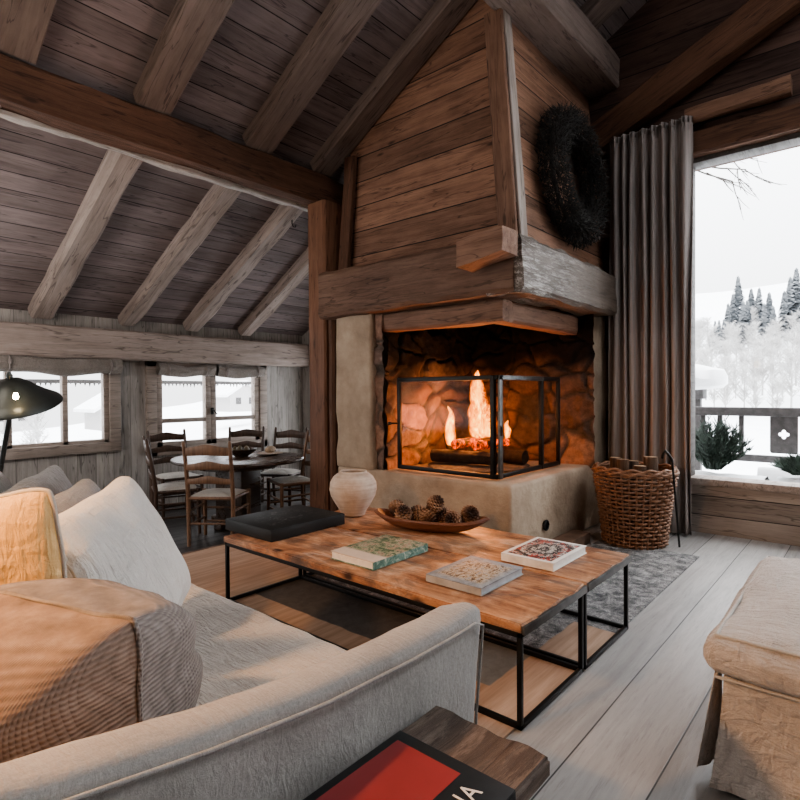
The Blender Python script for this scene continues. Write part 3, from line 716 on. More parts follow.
mb.tube([V((.40 * cos(2 * pi * k / 40), 0, .45 * sin(2 * pi * k / 40))) for k in range(40)], .02, 8, True)
o = build('wreath', mb, M['wreath'], sharp=180); o.location = (4.53, 1.965, 3.05); o.rotation_euler = (-tl, 0, 0)
tag(o, 'large dark wreath of dried twigs hanging on the hood side', 'wreath')

# ------------------------------------------------------------------ curtain
mb = MB()
def cf(a_, b_):
    z = 3.50 * b_ + .015; y = 1.205 + .70 * a_
    pinch = 1 - .10 * sin(pi * b_)
    ph = a_ * 2 * pi * 8.5 + 2.2 * noise.noise(V((a_ * 5, b_ * 1.6, 2)))
    amp = .036 * (.5 + .5 * min(1, (1 - b_) * 6 + .25)) * (1 + .4 * noise.noise(V((a_ * 9, b_ * 2, 5))))
    return V((5.19 + amp * sin(ph), y + .02 * cos(ph * .5) * (1 - b_) + (a_ - .5) * .03 * (1 - b_), z))
mb.grid(cf, 150, 40)
ct = thing('curtain', 'tall grey-brown gathered curtain beside the picture window', 'curtain', (5.19, 1.55, 0))
o = build('drape', mb, M['curtain'], ct, sharp=180); o.matrix_parent_inverse = Matrix.Translation((-5.19, -1.55, 0))
md = o.modifiers.new('s', 'SOLIDIFY'); md.thickness = .006
mb = MB()
def chd(a_, b_):
    q = cf(a_, 1.); return V((q.x + .016 * sin(a_ * 2 * pi * 26) * (.4 + b_) - .004, q.y, 3.44 + .13 * b_ + .006 * sin(a_ * 2 * pi * 26)))
mb.grid(chd, 240, 6)
o = build('pleat_heading', mb, M['curtain'], ct); o.matrix_parent_inverse = Matrix.Translation((-5.19, -1.55, 0))

# ------------------------------------------------------------------ rug
mb = MB(); mb.prism([(1.25, 1.015), (4.58, 1.015), (4.58, 1.76), (3.47, 1.76), (3.47, 4.06), (1.25, 4.06)], .0, .009); tag(build('rug', mb, M['rug']), 'grey and tan patchwork rug under the coffee tables', 'rug')

# ------------------------------------------------------------------ coffee tables
def coffee_table(x0, x1, label, seed):
    y0, y1 = .975, 2.95; ht = .402; tt = .036
    t = thing('coffee_table', label, 'coffee table', ((x0 + x1) / 2, (y0 + y1) / 2, .009), 0, 'pair of coffee tables')
    hx, hy = (x1 - x0) / 2, (y1 - y0) / 2
    b = bmesh.new(); bmesh.ops.create_cube(b, size=1.)
    for v in b.verts: v.co = V((v.co.x * (2 * hx - .004), v.co.y * 2 * hy, v.co.z * tt + ht - .009 - tt / 2))
    bmesh.ops.bevel(b, geom=b.edges[:], offset=.006, segments=2, affect='EDGES')
    bmesh.ops.subdivide_edges(b, edges=[e for e in b.edges if e.calc_length() > .3], cuts=16, use_grid_fill=True)
    m = MB(); m.bm.free(); m.bm = b
    for v in b.verts:
        v.co.z += .004 * noise.noise(V((v.co.x * 6, v.co.y * 5, seed)))
        if abs(v.co.y) > hy - .02: v.co.y += .012 * noise.noise(V((v.co.x * 9, seed, 0)))
    top = build('tabletop', m, M['tabletop'], t)
    b_ = .019
    for sx in (-1, 1):
        for sy in (-1, 1):
            build('leg', MB().b2((sx * (hx - .006) - b_ * (sx > 0), sy * (hy - .01) - b_ * (sy > 0), 0), (sx * (hx - .006) + b_ * (sx < 0), sy * (hy - .01) + b_ * (sy < 0), ht - .009 - tt), .002), M['iron'], t)
    mb = MB(); zz = ht - .009 - tt
    for z in (0., zz - b_):
        for sx in (-1, 1): mb.b2((sx * (hx - .006) - b_ * (sx > 0), -hy + .01, z), (sx * (hx - .006) + b_ * (sx < 0), hy - .01, z + b_), .002)
        for sy in (-1, 1): mb.b2((-hx + .006, sy * (hy - .01) - b_ * (sy > 0), z), (hx - .006, sy * (hy - .01) + b_ * (sy < 0), z + b_), .002)
    build('rail_frame', mb, M['iron'], t)
    build('edge_band', MB().b2((-hx + .004, -hy - .007, zz - .002), (hx - .004, -hy + .006, ht - .009 - .006), .002), M['steel'], t)
coffee_table(1.80, 2.378, 'low reclaimed-wood coffee table on black frame, half nearer the sofa', 1.)
coffee_table(2.384, 2.955, 'low reclaimed-wood coffee table on black frame, half nearer the fireplace', 4.)
TZ = .405

# ------------------------------------------------------------------ books
def book(name, label, c, w_, d_, h_, cov, spine_side='-y', top=None, cat='book', covth=.004, rz=0., pages=None):
    # w_ along X, d_ along Y
    t = thing(name, label, cat, c, rz)
    hx, hy = w_ / 2, d_ / 2
    build('front_cover', MB().b2((-hx, -hy, h_ - covth), (hx, hy, h_), .0012), top or cov, t)
    build('back_cover', MB().b2((-hx, -hy, 0), (hx, hy, covth), .0012), cov, t)
    sp = {'-y': ((-hx, -hy, covth), (hx, -hy + covth, h_ - covth)), '+y': ((-hx, hy - covth, covth), (hx, hy, h_ - covth)), '-x': ((-hx, -hy, covth), (-hx + covth, hy, h_ - covth)), '+x': ((hx - covth, -hy, covth), (hx, hy, h_ - covth))}[spine_side]
    build('spine', MB().b2(*sp), cov, t)
    g = .006
    lo = [-hx + g, -hy + g, covth]; hi_ = [hx - g, hy - g, h_ - covth]
    if spine_side == '-y': lo[1] = -hy + covth
    if spine_side == '+y': hi_[1] = hy - covth
    if spine_side == '-x': lo[0] = -hx + covth
    if spine_side == '+x': hi_[0] = hx - covth
    build('pages', MB().b2(lo, hi_), pages or M['paper'], t)
    return t
bk = thing('book', 'large thick black boxed book at the dining end of the table', 'book', (2.175, 2.835, TZ), .0)
build('slipcase', MB().b2((-.285, -.235, 0), (.285, .235, .066), .0015), M['black'], bk)
build('front_cover', MB().b2((-.28, -.23, .066), (.28, .23, .069), .001), cover_mat('black_cover_print', 'black'), bk)
book('book', 'green patterned book lying between the black book and the grey one', (2.105, 1.96, TZ), .42, .30, .042, cover_mat('green_spine', 'spinegreen'), '-y', cover_mat('green_cover', 'green'))
book('book', 'grey book with a photographic cover, nearest the sofa arm', (2.12, 1.385, TZ), .36, .29, .034, plain('grey_cover', (.36, .37, .38), .5), '-x', cover_mat('grey_cover_print', 'grey'), pages=plain('grey_page_edges', (.40, .42, .44), .7))
book('book', 'white bordered book with black and red cover by the table end', (2.615, 1.29, TZ), .39, .28, .04, plain('white_cover', (.78, .75, .70), .5), '-x', cover_mat('white_cover_print', 'white'))

# ------------------------------------------------------------------ vase
vp = [(.060, 0), (.078, .003), (.082, .012), (.092, .035), (.125, .085), (.152, .135), (.163, .18), (.158, .225), (.138, .262), (.112, .284), (.097, .291), (.096, .300), (.092, .304), (.086, .300), (.086, .288), (.12, .26), (.145, .20), (.11, .08), (.05, .03)]
mb = MB(); mb.lathe(vp, 48); o = build('vase', mb, M['clay'], loc=(2.67, 2.735, TZ + .004), sharp=60)
tag(o, 'round pale clay pot standing beside the black book', 'vase')

# ------------------------------------------------------------------ tray with pine cones
mb = MB(); Lh, Wh = .375, .135
def tr(a_, b_, inner):
    ang = 2 * pi * a_; e = b_
    ca, sa = cos(ang), sin(ang)
    px = Lh * (abs(ca) ** .85) * (1 if ca > 0 else -1); py = Wh * (abs(sa) ** 1.15) * (1 if sa > 0 else -1)
    k = .42 + .58 * e ** .7 if not inner else (.40 + .58 * e ** .7) * .95
    z = (.0 if not inner else .012) + .062 * e ** 1.6 + .028 * e * abs(ca) ** 4
    return V((px * k, py * k, z))
n = 56; outer = [[mb.bm.verts.new(tr(i / n, j / 6, False)) for j in range(7)] for i in range(n)]; inn = [[mb.bm.verts.new(tr(i / n, j / 6, True)) for j in range(7)] for i in range(n)]
for i in range(n):
    k = (i + 1) % n
    for j in range(6):
        mb.bm.faces.new((outer[i][j], outer[k][j], outer[k][j + 1], outer[i][j + 1])); mb.bm.faces.new((inn[k][j], inn[i][j], inn[i][j + 1], inn[k][j + 1]))
    mb.bm.faces.new((outer[i][6], outer[k][6], inn[k][6], inn[i][6]))
mb.bm.faces.new([outer[i][0] for i in range(n)][::-1]); mb.bm.faces.new([inn[i][0] for i in range(n)])
TA = math.atan2(-.95, .32)
o = build('wooden_tray', mb, M['tray'], loc=(2.69, 2.085, TZ + .004)); o.rotation_euler = (0, 0, TA)
tag(o, 'long boat-shaped wooden tray filled with pine cones', 'tray')
mb = MB(); NS = 84
for i in range(NS):
    f_ = (i + .5) / NS; a_ = i * 2.39996; z = -.042 + .088 * f_; rr = .042 * sin(pi * (.10 + .86 * f_)) ** .8
    d = V((cos(a_), sin(a_), .35 + .5 * f_)).normalized(); s_ = V((-sin(a_), cos(a_), 0)); base = V((cos(a_) * rr * .25, sin(a_) * rr * .25, z - .006))
    tip = V((cos(a_) * rr, sin(a_) * rr, z + .008)); w_ = .009 * (.5 + sin(pi * f_)); up_ = d.cross(s_) * .004
    vs = [base - s_ * w_ * .4, base + s_ * w_ * .4, tip + s_ * w_, tip + d * .011, tip - s_ * w_]
    top_ = [mb.bm.verts.new(v + up_) for v in vs]; bot = [mb.bm.verts.new(v - up_) for v in vs]
    mb.bm.faces.new(top_); mb.bm.faces.new(bot[::-1])
    for k in range(5): mb.bm.faces.new((top_[k], bot[k], bot[(k + 1) % 5], top_[(k + 1) % 5]))
mb.lathe([(.003, -.045), (.012, -.03), (.014, 0), (.008, .03), (.002, .042)], 8)
pc = build('pine_cone', mb, M['cone'], sharp=30)
spots = [(-.24 + .080 * k, .036 * (-1) ** k, .082 + (.020 if k in (0, 6) else 0)) for k in range(7)] + [(.03, -.01, .155)]
for i, (a_, b_, z) in enumerate(spots):
    o = pc if i == 0 else pc.copy()
    if i: C.objects.link(o)
    o.location = (2.69 + a_ * cos(TA) - b_ * sin(TA), 2.085 + a_ * sin(TA) + b_ * cos(TA), TZ + z)
    o.rotation_euler = (rng.uniform(-1.2, 1.2), rng.uniform(-1.2, 1.2), rng.uniform(0, 6)); o.scale = (rng.uniform(1.06, 1.16),) * 3
    tag(o, 'open brown pine cone heaped in the wooden tray', 'pine cone', 'pine cones in the tray')

# ------------------------------------------------------------------ log basket
BX, BY = 4.69, 1.52
bs = thing('log_basket', 'tall round wicker basket of firewood beside the hearth', 'basket', (BX, BY, .009))
def brad(z): return .235 + .07 * min(1, z / .55) ** 1.3
mb = MB(); NSK = 34
for k in range(NSK):
    a_ = 2 * pi * k / NSK
    mb.tube([V((brad(z) * cos(a_), brad(z) * sin(a_), z)) for z in [.0 + .6 * i / 8 for i in range(9)]], .0075, 5)
build('stake', mb, M['wicker'], bs)['kind'] = 'stuff'
mb = MB(); rows = 19
for rI in range(rows):
    z = .02 + .55 * rI / (rows - 1); pts = []
    for i in range(NSK * 4):
        a_ = 2 * pi * i / (NSK * 4); wv = .014 * cos(a_ * NSK / 2 + pi * (rI % 2)); rr = brad(z) + wv
        pts.append(V((rr * cos(a_), rr * sin(a_), z + .004 * noise.noise(V((cos(a_) * 2, sin(a_) * 2, rI * 1.7))))))
    mb.tube(pts, .0105, 5, True)
build('wicker_wall', mb, M['wicker'], bs, sharp=180)
mb = MB()
for rr, z, ph in ((.0, .60, 0), (.012, .59, 2.1), (-.006, .615, 4.2)):
    mb.tube([V(((brad(.6) + rr + .008 * cos(14 * a_ + ph)) * cos(a_), (brad(.6) + rr + .008 * cos(14 * a_ + ph)) * sin(a_), z + .008 * sin(14 * a_ + ph))) for a_ in [2 * pi * i / 112 for i in range(112)]], .012, 6, True)
build('rim', mb, M['wicker'], bs, sharp=180)
build('base', MB().lathe([(.225, .003), (.225, .02)], 32), M['wicker'], bs)
for i, (x, y, z, rx, ry, L_, ra) in enumerate([(-.10, .06, .27, 1.50, .25, .60, .05), (.04, -.11, .28, 1.53, -.12, .62, .052), (-.11, -.08, .25, 1.54, .3, .56, .045), (.10, .06, .26, 1.52, -.2, .56, .05), (-.01, .15, .27, 1.55, .1, .60, .045)]):
    o = build('firewood_log', logmb(L_, ra, 11 + i), [M['log'], M['logend']]); o.location = (BX + x, BY + y, z + .12); o.rotation_euler = (0, -rx, ry)
    tag(o, 'split log standing inside the wicker basket', 'log', 'firewood in the basket')
pk = thing('fire_poker', 'black iron poker with looped handle leaning on the wicker basket', 'poker', (4.735, 1.19, .009))
d0, d1 = V((0, 0, .005)), V((-.20, .0, .70))
build('shaft', MB().tube([d0, d0.lerp(d1, .5), d1], .008, 8), M['iron'], pk)
build('handle', MB().tube([d1 + V((.035 * -sin(k * pi / 7) * .6, .035 * (1 - cos(k * pi / 7)), .02 * k * (1 if k < 4 else 8 / k - 1))) for k in range(8)], .010, 8), M['iron'], pk)

# ------------------------------------------------------------------ sofa
sf = thing('sofa', 'long pale linen slipcovered sofa with a high near arm', 'sofa', (.6, 1.9, 0))
PI_ = Matrix.Translation((-.6, -1.9, 0))
def sb(name, mb, mat, **k):
    o = build(name, mb, mat, sf, **k); o.matrix_parent_inverse = PI_; return o
SY0, SY1 = .86, 2.86
mb = rbox((-.02, SY0 - .02, .03), (1.16, SY1 + .02, .30), cuts=8, bevel=.03, amt=.006); sb('base', mb, M['sofa'])
def cushion(lo, hi, bevel, amt, crown=.02, cuts=22, bulge=0.):
    b = bmesh.new(); bmesh.ops.create_cube(b, size=1.)
    for v in b.verts: v.co = V([(lo[i] + hi[i]) / 2 + v.co[i] * (hi[i] - lo[i]) for i in range(3)])
    bmesh.ops.bevel(b, geom=b.edges[:], offset=bevel, segments=4, profile=.6, affect='EDGES')
    bmesh.ops.subdivide_edges(b, edges=[e for e in b.edges if e.calc_length() > .25], cuts=cuts, use_grid_fill=True)
    cx, cy, zm = (lo[0] + hi[0]) / 2, (lo[1] + hi[1]) / 2, (lo[2] + hi[2]) / 2
    for v in b.verts:
        if v.co.z > zm:
            ux, uy = (v.co.x - cx) / (hi[0] - lo[0]) * 2, (v.co.y - cy) / (hi[1] - lo[1]) * 2
            v.co.z += crown * (1 - ux ** 2) * (1 - uy ** 4)
        p = v.co
        bz = bulge * max(0, 1 - ((p.z - zm) / ((hi[2] - lo[2]) * .5)) ** 2)
        if abs(p.x - cx) > (hi[0] - lo[0]) * .42: p.x += bz * (1 if p.x > cx else -1)
        if abs(p.y - cy) > (hi[1] - lo[1]) * .42: p.y += bz * (1 if p.y > cy else -1)
        wv = noise.noise(V((p.x * 3.2 + p.y * 5.5, p.y * 2 - p.x * 1.2, p.z * 3))) * .6 + noise.noise(V((p.x * 7 + p.y * 13, p.y * 3.4 - p.x * 2, p.z * 6 + 3))) * .45 + noise.noise(V((p.x * 12 + p.y * 26, p.y * 6 - p.x * 5, p.z * 9 + 3))) * .25
        v.co += V((0, 0, 1)) * wv * amt if v.co.z > zm + (hi[2] - lo[2]) * .2 else V((1, .3, 0)) * wv * amt * .6
    m = MB(); m.bm.free(); m.bm = b; return m
sb('seat_cushion', cushion((-.0, SY0 - .01, .29), (1.21, SY1, .45), .045, .010, .025, 40), M['sofa'], sharp=70)
sb('back', cushion((-.26, SY0 - .06, .03), (.0, SY1 + .06, .80), .07, .01, 0., 14), M['sofa'], sharp=70)
# arms: swept profile along X
def ztop(x):
    ks = [(-.3, .84), (0., .812), (.18, .783), (.43, .74), (.65, .712), (.9, .700), (1.08, .698), (1.22, .706)]
    for (xa_, za), (xb_, zb_) in zip(ks, ks[1:]):
        if x <= xb_: q = (x - xa_) / (xb_ - xa_); return za + (zb_ - za) * q
    return ks[-1][1]
def arm_mb(yo, yi, sgn):       # yo outer face, yi inner
    mb = MB(); rings = []; N_ = 36; ym = (yo + yi) / 2; h_ = abs(yi - yo) / 2
    for i in range(N_ + 1):
        q = i / N_; x0_ = -.28 + (1.165 + .28) * q; ring = []
        zt_ = ztop(x0_)
        sec = []
        for k in range(9): sec.append((-1, .03 + (zt_ - .06 - .03) * k / 8))
        sec += [(-.97, zt_ - .025), (-.85, zt_ - .004), (-.45, zt_ + .004), (0, zt_ + .006), (.45, zt_ + .004), (.85, zt_ - .004), (.97, zt_ - .025)]
        for k in range(9): sec.append((1, zt_ - .06 - (zt_ - .09) * k / 8))
        for s_, z in sec:
            end = max(0., (q - .955) / .045)
            rnd = 1 - .28 * end ** 2
            fl = (.075 * (z / .7) ** 2.2 - .04) * max(0, (q - .8) / .2) ** 2       # front top flares forward
            wv = .006 * noise.noise(V((x0_ * 5, z * 5, s_))) + .004 * noise.noise(V((x0_ * 14, z * 11, s_)))
            ring.append(mb.bm.verts.new((x0_ + fl + .01 * end, ym + s_ * sgn * h_ * rnd * (1 + .10 * (1 - z / .7) * (1 if s_ < 0 else .2)) + wv, z - .012 * end ** 2)))
        rings.append(ring)
    n_ = len(rings[0])
    for A_, B_ in zip(rings, rings[1:]):
        for k in range(n_ - 1): mb.bm.faces.new((A_[k], A_[k + 1], B_[k + 1], B_[k]))
        mb.bm.faces.new((A_[n_ - 1], A_[0], B_[0], B_[n_ - 1]))
    mb.bm.faces.new(rings[0][::-1]); mb.bm.faces.new(rings[-1]); return mb
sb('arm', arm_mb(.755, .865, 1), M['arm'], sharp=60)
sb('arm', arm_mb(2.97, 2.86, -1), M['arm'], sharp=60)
pts = [V((x, .750 - .004, ztop(x) - .018)) for x in [-.28 + 1.42 * i / 30 for i in range(31)]]
pts += [V((1.192, .757, .66)), V((1.172, .752, .58)), V((1.148, .75, .45)), V((1.135, .748, .3)), V((1.13, .745, .06))]
sb('piping', MB().tube(pts, .0038, 6), M['arm'], sharp=180)

# ------------------------------------------------------------------ pillows
def pillow(name, label, c, n, up, w_, h_, t_, mat, seed, pip=None, group=None, backmat=None, sagk=0.):
    n = V(n).normalized(); up = V(up); ex = up.cross(n).normalized(); ey = n.cross(ex)
    t = thing(name, label, 'cushion', c, 0, group)
    m4 = Matrix((ex, ey, n)).transposed().to_4x4()
    t.matrix_world = Matrix.Translation(V(c)) @ m4
    def fn(side):
        def g(a_, b_):
            u_, v_ = a_ * 2 - 1, b_ * 2 - 1
            e = max(0., (1 - abs(u_) ** 2.5)) * max(0., (1 - abs(v_) ** 2.5))
            th = t_ / 2 * e ** .45
            cut = 1 - .07 * (abs(u_ * v_)) ** 5
            x = w_ / 2 * u_ * (1 - .05 * (1 - v_ * v_)) * cut; y = h_ / 2 * v_ * (1 - .05 * (1 - u_ * u_)) * cut
            x += .010 * noise.noise(V((v_ * 1.7, u_ * .6, seed))); y += .012 * noise.noise(V((u_ * 1.7, v_ * .6, seed + 4)))
            q = V((x * 6 + seed, y * 6, side * 2.))
            wr_ = noise.noise(q) * .5 + noise.noise(q * 2.3) * .25 + .35 * noise.noise(V((math.atan2(y, x) * 3 + seed, (x * x + y * y) * 9, side)))
            th *= 1 + .22 * wr_
            y -= sagk * (1 - v_) * .5 * e
            return V((x, y, side * th))
        return g
    mb = MB(); mb.grid(fn(1), 34, 34)
    if backmat is None:
        mb.grid(fn(-1), 34, 34, True); bmesh.ops.remove_doubles(mb.bm, verts=mb.bm.verts[:], dist=.0008)
        build('cushion_cover', mb, mat, t, sharp=180)
    else:
        build('front_cover', mb, mat, t, sharp=180); m2 = MB(); m2.grid(fn(-1), 34, 34, True); build('back_cover', m2, backmat, t, sharp=180)
    if pip:
        pts = []
        for (a0, b0, a1, b1) in ((0, 0, 1, 0), (1, 0, 1, 1), (1, 1, 0, 1), (0, 1, 0, 0)):
            for k in range(24):
                q = k / 24; pts.append(fn(1)(a0 + (a1 - a0) * q, b0 + (b1 - b0) * q))
        build('piping', MB().tube(pts, .006, 6, True), pip, t, sharp=180)
    return t
M['knitgrey'] = knit('knitted_wool_grey', (.27, .235, .215), (.42, .38, .355), 118.)
pillow('throw_pillow', 'big brown knitted cushion lying behind the near sofa arm', (.368, 1.212, .665), (-.94, -.34, -.05), (.0, .0, 1), .47, .39, .56, M['knit'], 1.3, M['knitgrey'], backmat=M['knitgrey'])
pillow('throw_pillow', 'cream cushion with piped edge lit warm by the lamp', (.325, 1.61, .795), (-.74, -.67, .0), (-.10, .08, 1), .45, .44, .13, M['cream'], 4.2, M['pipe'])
pillow('throw_pillow', 'large white linen cushion leaning at the front of the sofa', (.752, 1.785, .718), (.598, -.679, .426), (-.624, .385, 1.532), .57, .50, .18, M['white'], 7.9, None)
pillow('throw_pillow', 'grey cushion directly behind the white one', (.815, 2.225, .70), (.624, -.598, .503), (-.172, .019, 1.557), .50, .46, .14, M['grey'], 11.2, None)
pillow('throw_pillow', 'grey cushion in the middle of the back row', (.765, 2.51, .715), (.677, -.655, .335), (-.564, .154, 1.877), .50, .46, .14, M['grey'], 14.2, None)
pillow('throw_pillow', 'grey cushion at the left end of the back row', (.56, 2.60, .72), (.689, -.65, .321), (-.203, .16, .763), .50, .46, .18, M['grey'], 17.2, None)

# ------------------------------------------------------------------ floor lamp behind the sofa
lp = thing('floor_lamp', 'black metal reading lamp with domed shade behind the sofa', 'lamp', (.91, 3.94, 0))
PL = Matrix.Translation((-.91, -3.94, 0))
def lb(name, mb, mat, **k):
    o = build(name, mb, mat, lp, **k); o.matrix_parent_inverse = PL; return o
HD = V((.88, 3.42, 1.245))
lb('base', MB().lathe([(.14, 0), (.14, .02), (.10, .03), (.02, .035)], 32, (.91, 3.94, 0)), M['lampmetal'])
lb('pole', MB().tube([(.91, 3.94, .02), (.91, 3.94, .58), (.905, 3.86, .72), HD + V((.0, .03, -.03))], .013, 10), M['lampmetal'])
ax = V((-.25, -.28, 1)).normalized()
m4 = Matrix.Translation(HD) @ Matrix((V((ax.z, 0, -ax.x)).normalized(), ax.cross(V((ax.z, 0, -ax.x)).normalized()), ax)).transposed().to_4x4()
mb = MB(); mb.lathe([(.215, -.05), (.21, -.038), (.16, -.005), (.11, .035), (.085, .06), (.05, .085), (.02, .095), (.018, .09), (.045, .078), (.08, .052), (.155, -.012), (.208, -.045)], 40, cap=False)
lb('lamp_shade', mb, M['lampmetal'], mat4=m4)
lb('finial', MB().lathe([(.012, .09), (.016, .11), (.006, .13)], 12), M['lampmetal'], mat4=m4)
mb = MB(); mb.lathe([(.002, -.014), (.010, -.010), (.013, 0), (.010, .010), (.006, .02)], 16)
lb('bulb', mb, emit('lamp_bulb', (1., .72, .42), 60), loc=HD + V((-.045, -.205, -.005)))

# ------------------------------------------------------------------ ottoman
ot = thing('ottoman', 'square pale slipcovered ottoman with a boxed cushion', 'ottoman', (2.455, -.135, 0))
OX, OY = .52, .51
b = bmesh.new(); bmesh.ops.create_cube(b, size=1.)
mb = MB(); NP = 40; rings = []
def otp(k, n_, z, ex):
    s_ = 4 * k / n_; q = s_ % 1; side = int(s_)
    pts_ = [(-1, -1), (1, -1), (1, 1), (-1, 1), (-1, -1)]
    a_, c_ = V(pts_[side]), V(pts_[side + 1]); p = a_.lerp(c_, q)
    return V((p.x * (OX - .012 + ex), p.y * (OY - .012 + ex), z))
n_ = 96
for zi in range(9):
    z = .018 + .345 * zi / 8; ring = []
    for k in range(n_):
        q = abs(((4 * k / n_) % 1) - .5) * 2
        fl = (1 - zi / 8) ** 1.5
        p = otp(k, n_, z, .022 * fl + .010 * fl * noise.noise(V((k * .35, zi * .3, 2))) + .012 * fl * (q > .93))
        ring.append(mb.bm.verts.new(p))
    rings.append(ring)
for A_, B_ in zip(rings, rings[1:]):
    for k in range(n_): mb.bm.faces.new((A_[k], A_[(k + 1) % n_], B_[(k + 1) % n_], B_[k]))
mb.bm.faces.new(rings[-1])
build('skirt', mb, M['ottoman'], ot, sharp=60)
build('pleat_flap', MB().grid(lambda a_, c_: V((-OX + .10 * a_ + .005, OY + .018 + .05 * (1 - c_) * (1 - a_) ** .6 + .012 * sin(a_ * 9), .02 + .34 * c_)), 12, 10) and None or (lambda m: (m.grid(lambda a_, c_: V((-OX + .02 + .11 * a_, OY + .012 + .055 * (1 - c_) * (1 - a_) ** .6 + .006 * sin(a_ * 9), .03 + .33 * c_)), 12, 10), m)[1])(MB()), M['ottoman'], ot, sharp=180)
build('cushion', cushion((-OX - .012, -OY - .012, .36), (OX + .016, OY + .016, .498), .055, .024, .06, 26, .028), M['ottoman'], ot, sharp=70)
pp = []
for (a_, c_) in ((-1, -1), (1, -1), (1, 1), (-1, 1)):
    pp.append((a_, c_))
pts = []
for i in range(4):
    a_, c_ = V(pp[i]), V(pp[(i + 1) % 4])
    for k in range(14):
        q = a_.lerp(c_, k / 14); pts.append(V((q.x * (OX + .006), q.y * (OY + .006), .492 + .003 * noise.noise(V((k * .5, i, 0))))))
build('piping', MB().tube(pts, .006, 6, True), M['pipe'], ot, sharp=180)
pts2 = [V((p.x * 1.0, p.y * 1.0, .362)) for p in pts]
build('piping', MB().tube(pts2, .005, 6, True), M['pipe'], ot, sharp=180)

# ------------------------------------------------------------------ rustic stool beside the arm
stl = thing('side_stool', 'rough dark wooden stool used as side table by the sofa arm', 'stool', (.71, .605, 0))
b = bmesh.new(); bmesh.ops.create_cube(b, size=1.)
for v in b.verts: v.co = V((v.co.x * .53, v.co.y * .275, v.co.z * .042 + .54))
bmesh.ops.bevel(b, geom=b.edges[:], offset=.008, segments=2, affect='EDGES')
bmesh.ops.subdivide_edges(b, edges=[e for e in b.edges if e.calc_length() > .1], cuts=12, use_grid_fill=True)
m = MB(); m.bm.free(); m.bm = b
for v in b.verts:
    if abs(v.co.x) > .255: v.co.x += .014 * noise.noise(V((v.co.y * 14, 1, v.co.z * 20)))
    v.co.z += .004 * noise.noise(V((v.co.x * 8, v.co.y * 8, 0)))
build('top', m, M['stool'], stl)
for sx in (-1, 1):
    for sy in (-1, 1):
        build('leg', MB().tube([(sx * .20, sy * .09, .52), (sx * .225, sy * .115, 0)], [.02, .017], 10), M['stool'], stl)
    build('stretcher', MB().tube([(sx * .212, -.1, .22), (sx * .212, .1, .22)], .012, 8), M['stool'], stl)
M['redpanel'] = plain('red_print', (.27, .045, .046), .45, var=.12, scale=6, bump=0)
bb = thing('art_book', 'black book with a red square cover on the stool', 'book', (.62, .575, .566))
build('front_cover', MB().b2((-.185, -.125, .026), (.185, .125, .03), .001), M['black'], bb)
build('back_cover', MB().b2((-.185, -.125, 0), (.185, .125, .004), .001), M['black'], bb)
build('spine', MB().b2((-.185, -.125, .004), (.185, -.121, .026)), M['black'], bb)
build('pages', MB().b2((-.18, -.121, .004), (.178, .119, .026)), M['paper'], bb)
build('cover_print', MB().b2((-.14, -.035, .03), (.158, .108, .0306)), M['redpanel'], bb)
fc = bpy.data.curves.new('lettering', 'FONT'); fc.body = 'NA'; fc.size = .05; fc.extrude = .0003; fc.space_character = 1.15
ft = bpy.data.objects.new('tmp', fc); fm = bpy.data.meshes.new_from_object(ft); bpy.data.objects.remove(ft)
fo = bpy.data.objects.new('lettering', fm); C.objects.link(fo); fo.parent = bb; fo.location = (.080, -.088, .0308); fo.scale = (.85, 1, 1); fm.materials.append(M['paper'])

# ------------------------------------------------------------------ dining set
dt = thing('dining_table', 'oval dark wooden dining table on a block pedestal', 'table', (3.30, 5.10, DZ), radians(18))
mb = MB(); mb.lathe([(.60, .662), (.62, .668), (.625, .68), (.62, .695), (.60, .70)], 56)
for v in mb.bm.verts: v.co.y *= 1.12
build('tabletop', mb, M['dtable'], dt)
build('apron', MB().lathe([(.42, .60), (.42, .662)], 40), M['dtable'], dt)
build('pedestal', MB().box((0, 0, .33), (.32, .34, .58), bevel=.015), M['dtable'], dt)
build('foot', MB().box((0, 0, .035), (.66, .10, .07), bevel=.015).box((0, 0, .035), (.10, .66, .07), bevel=.015), M['dtable'], dt)

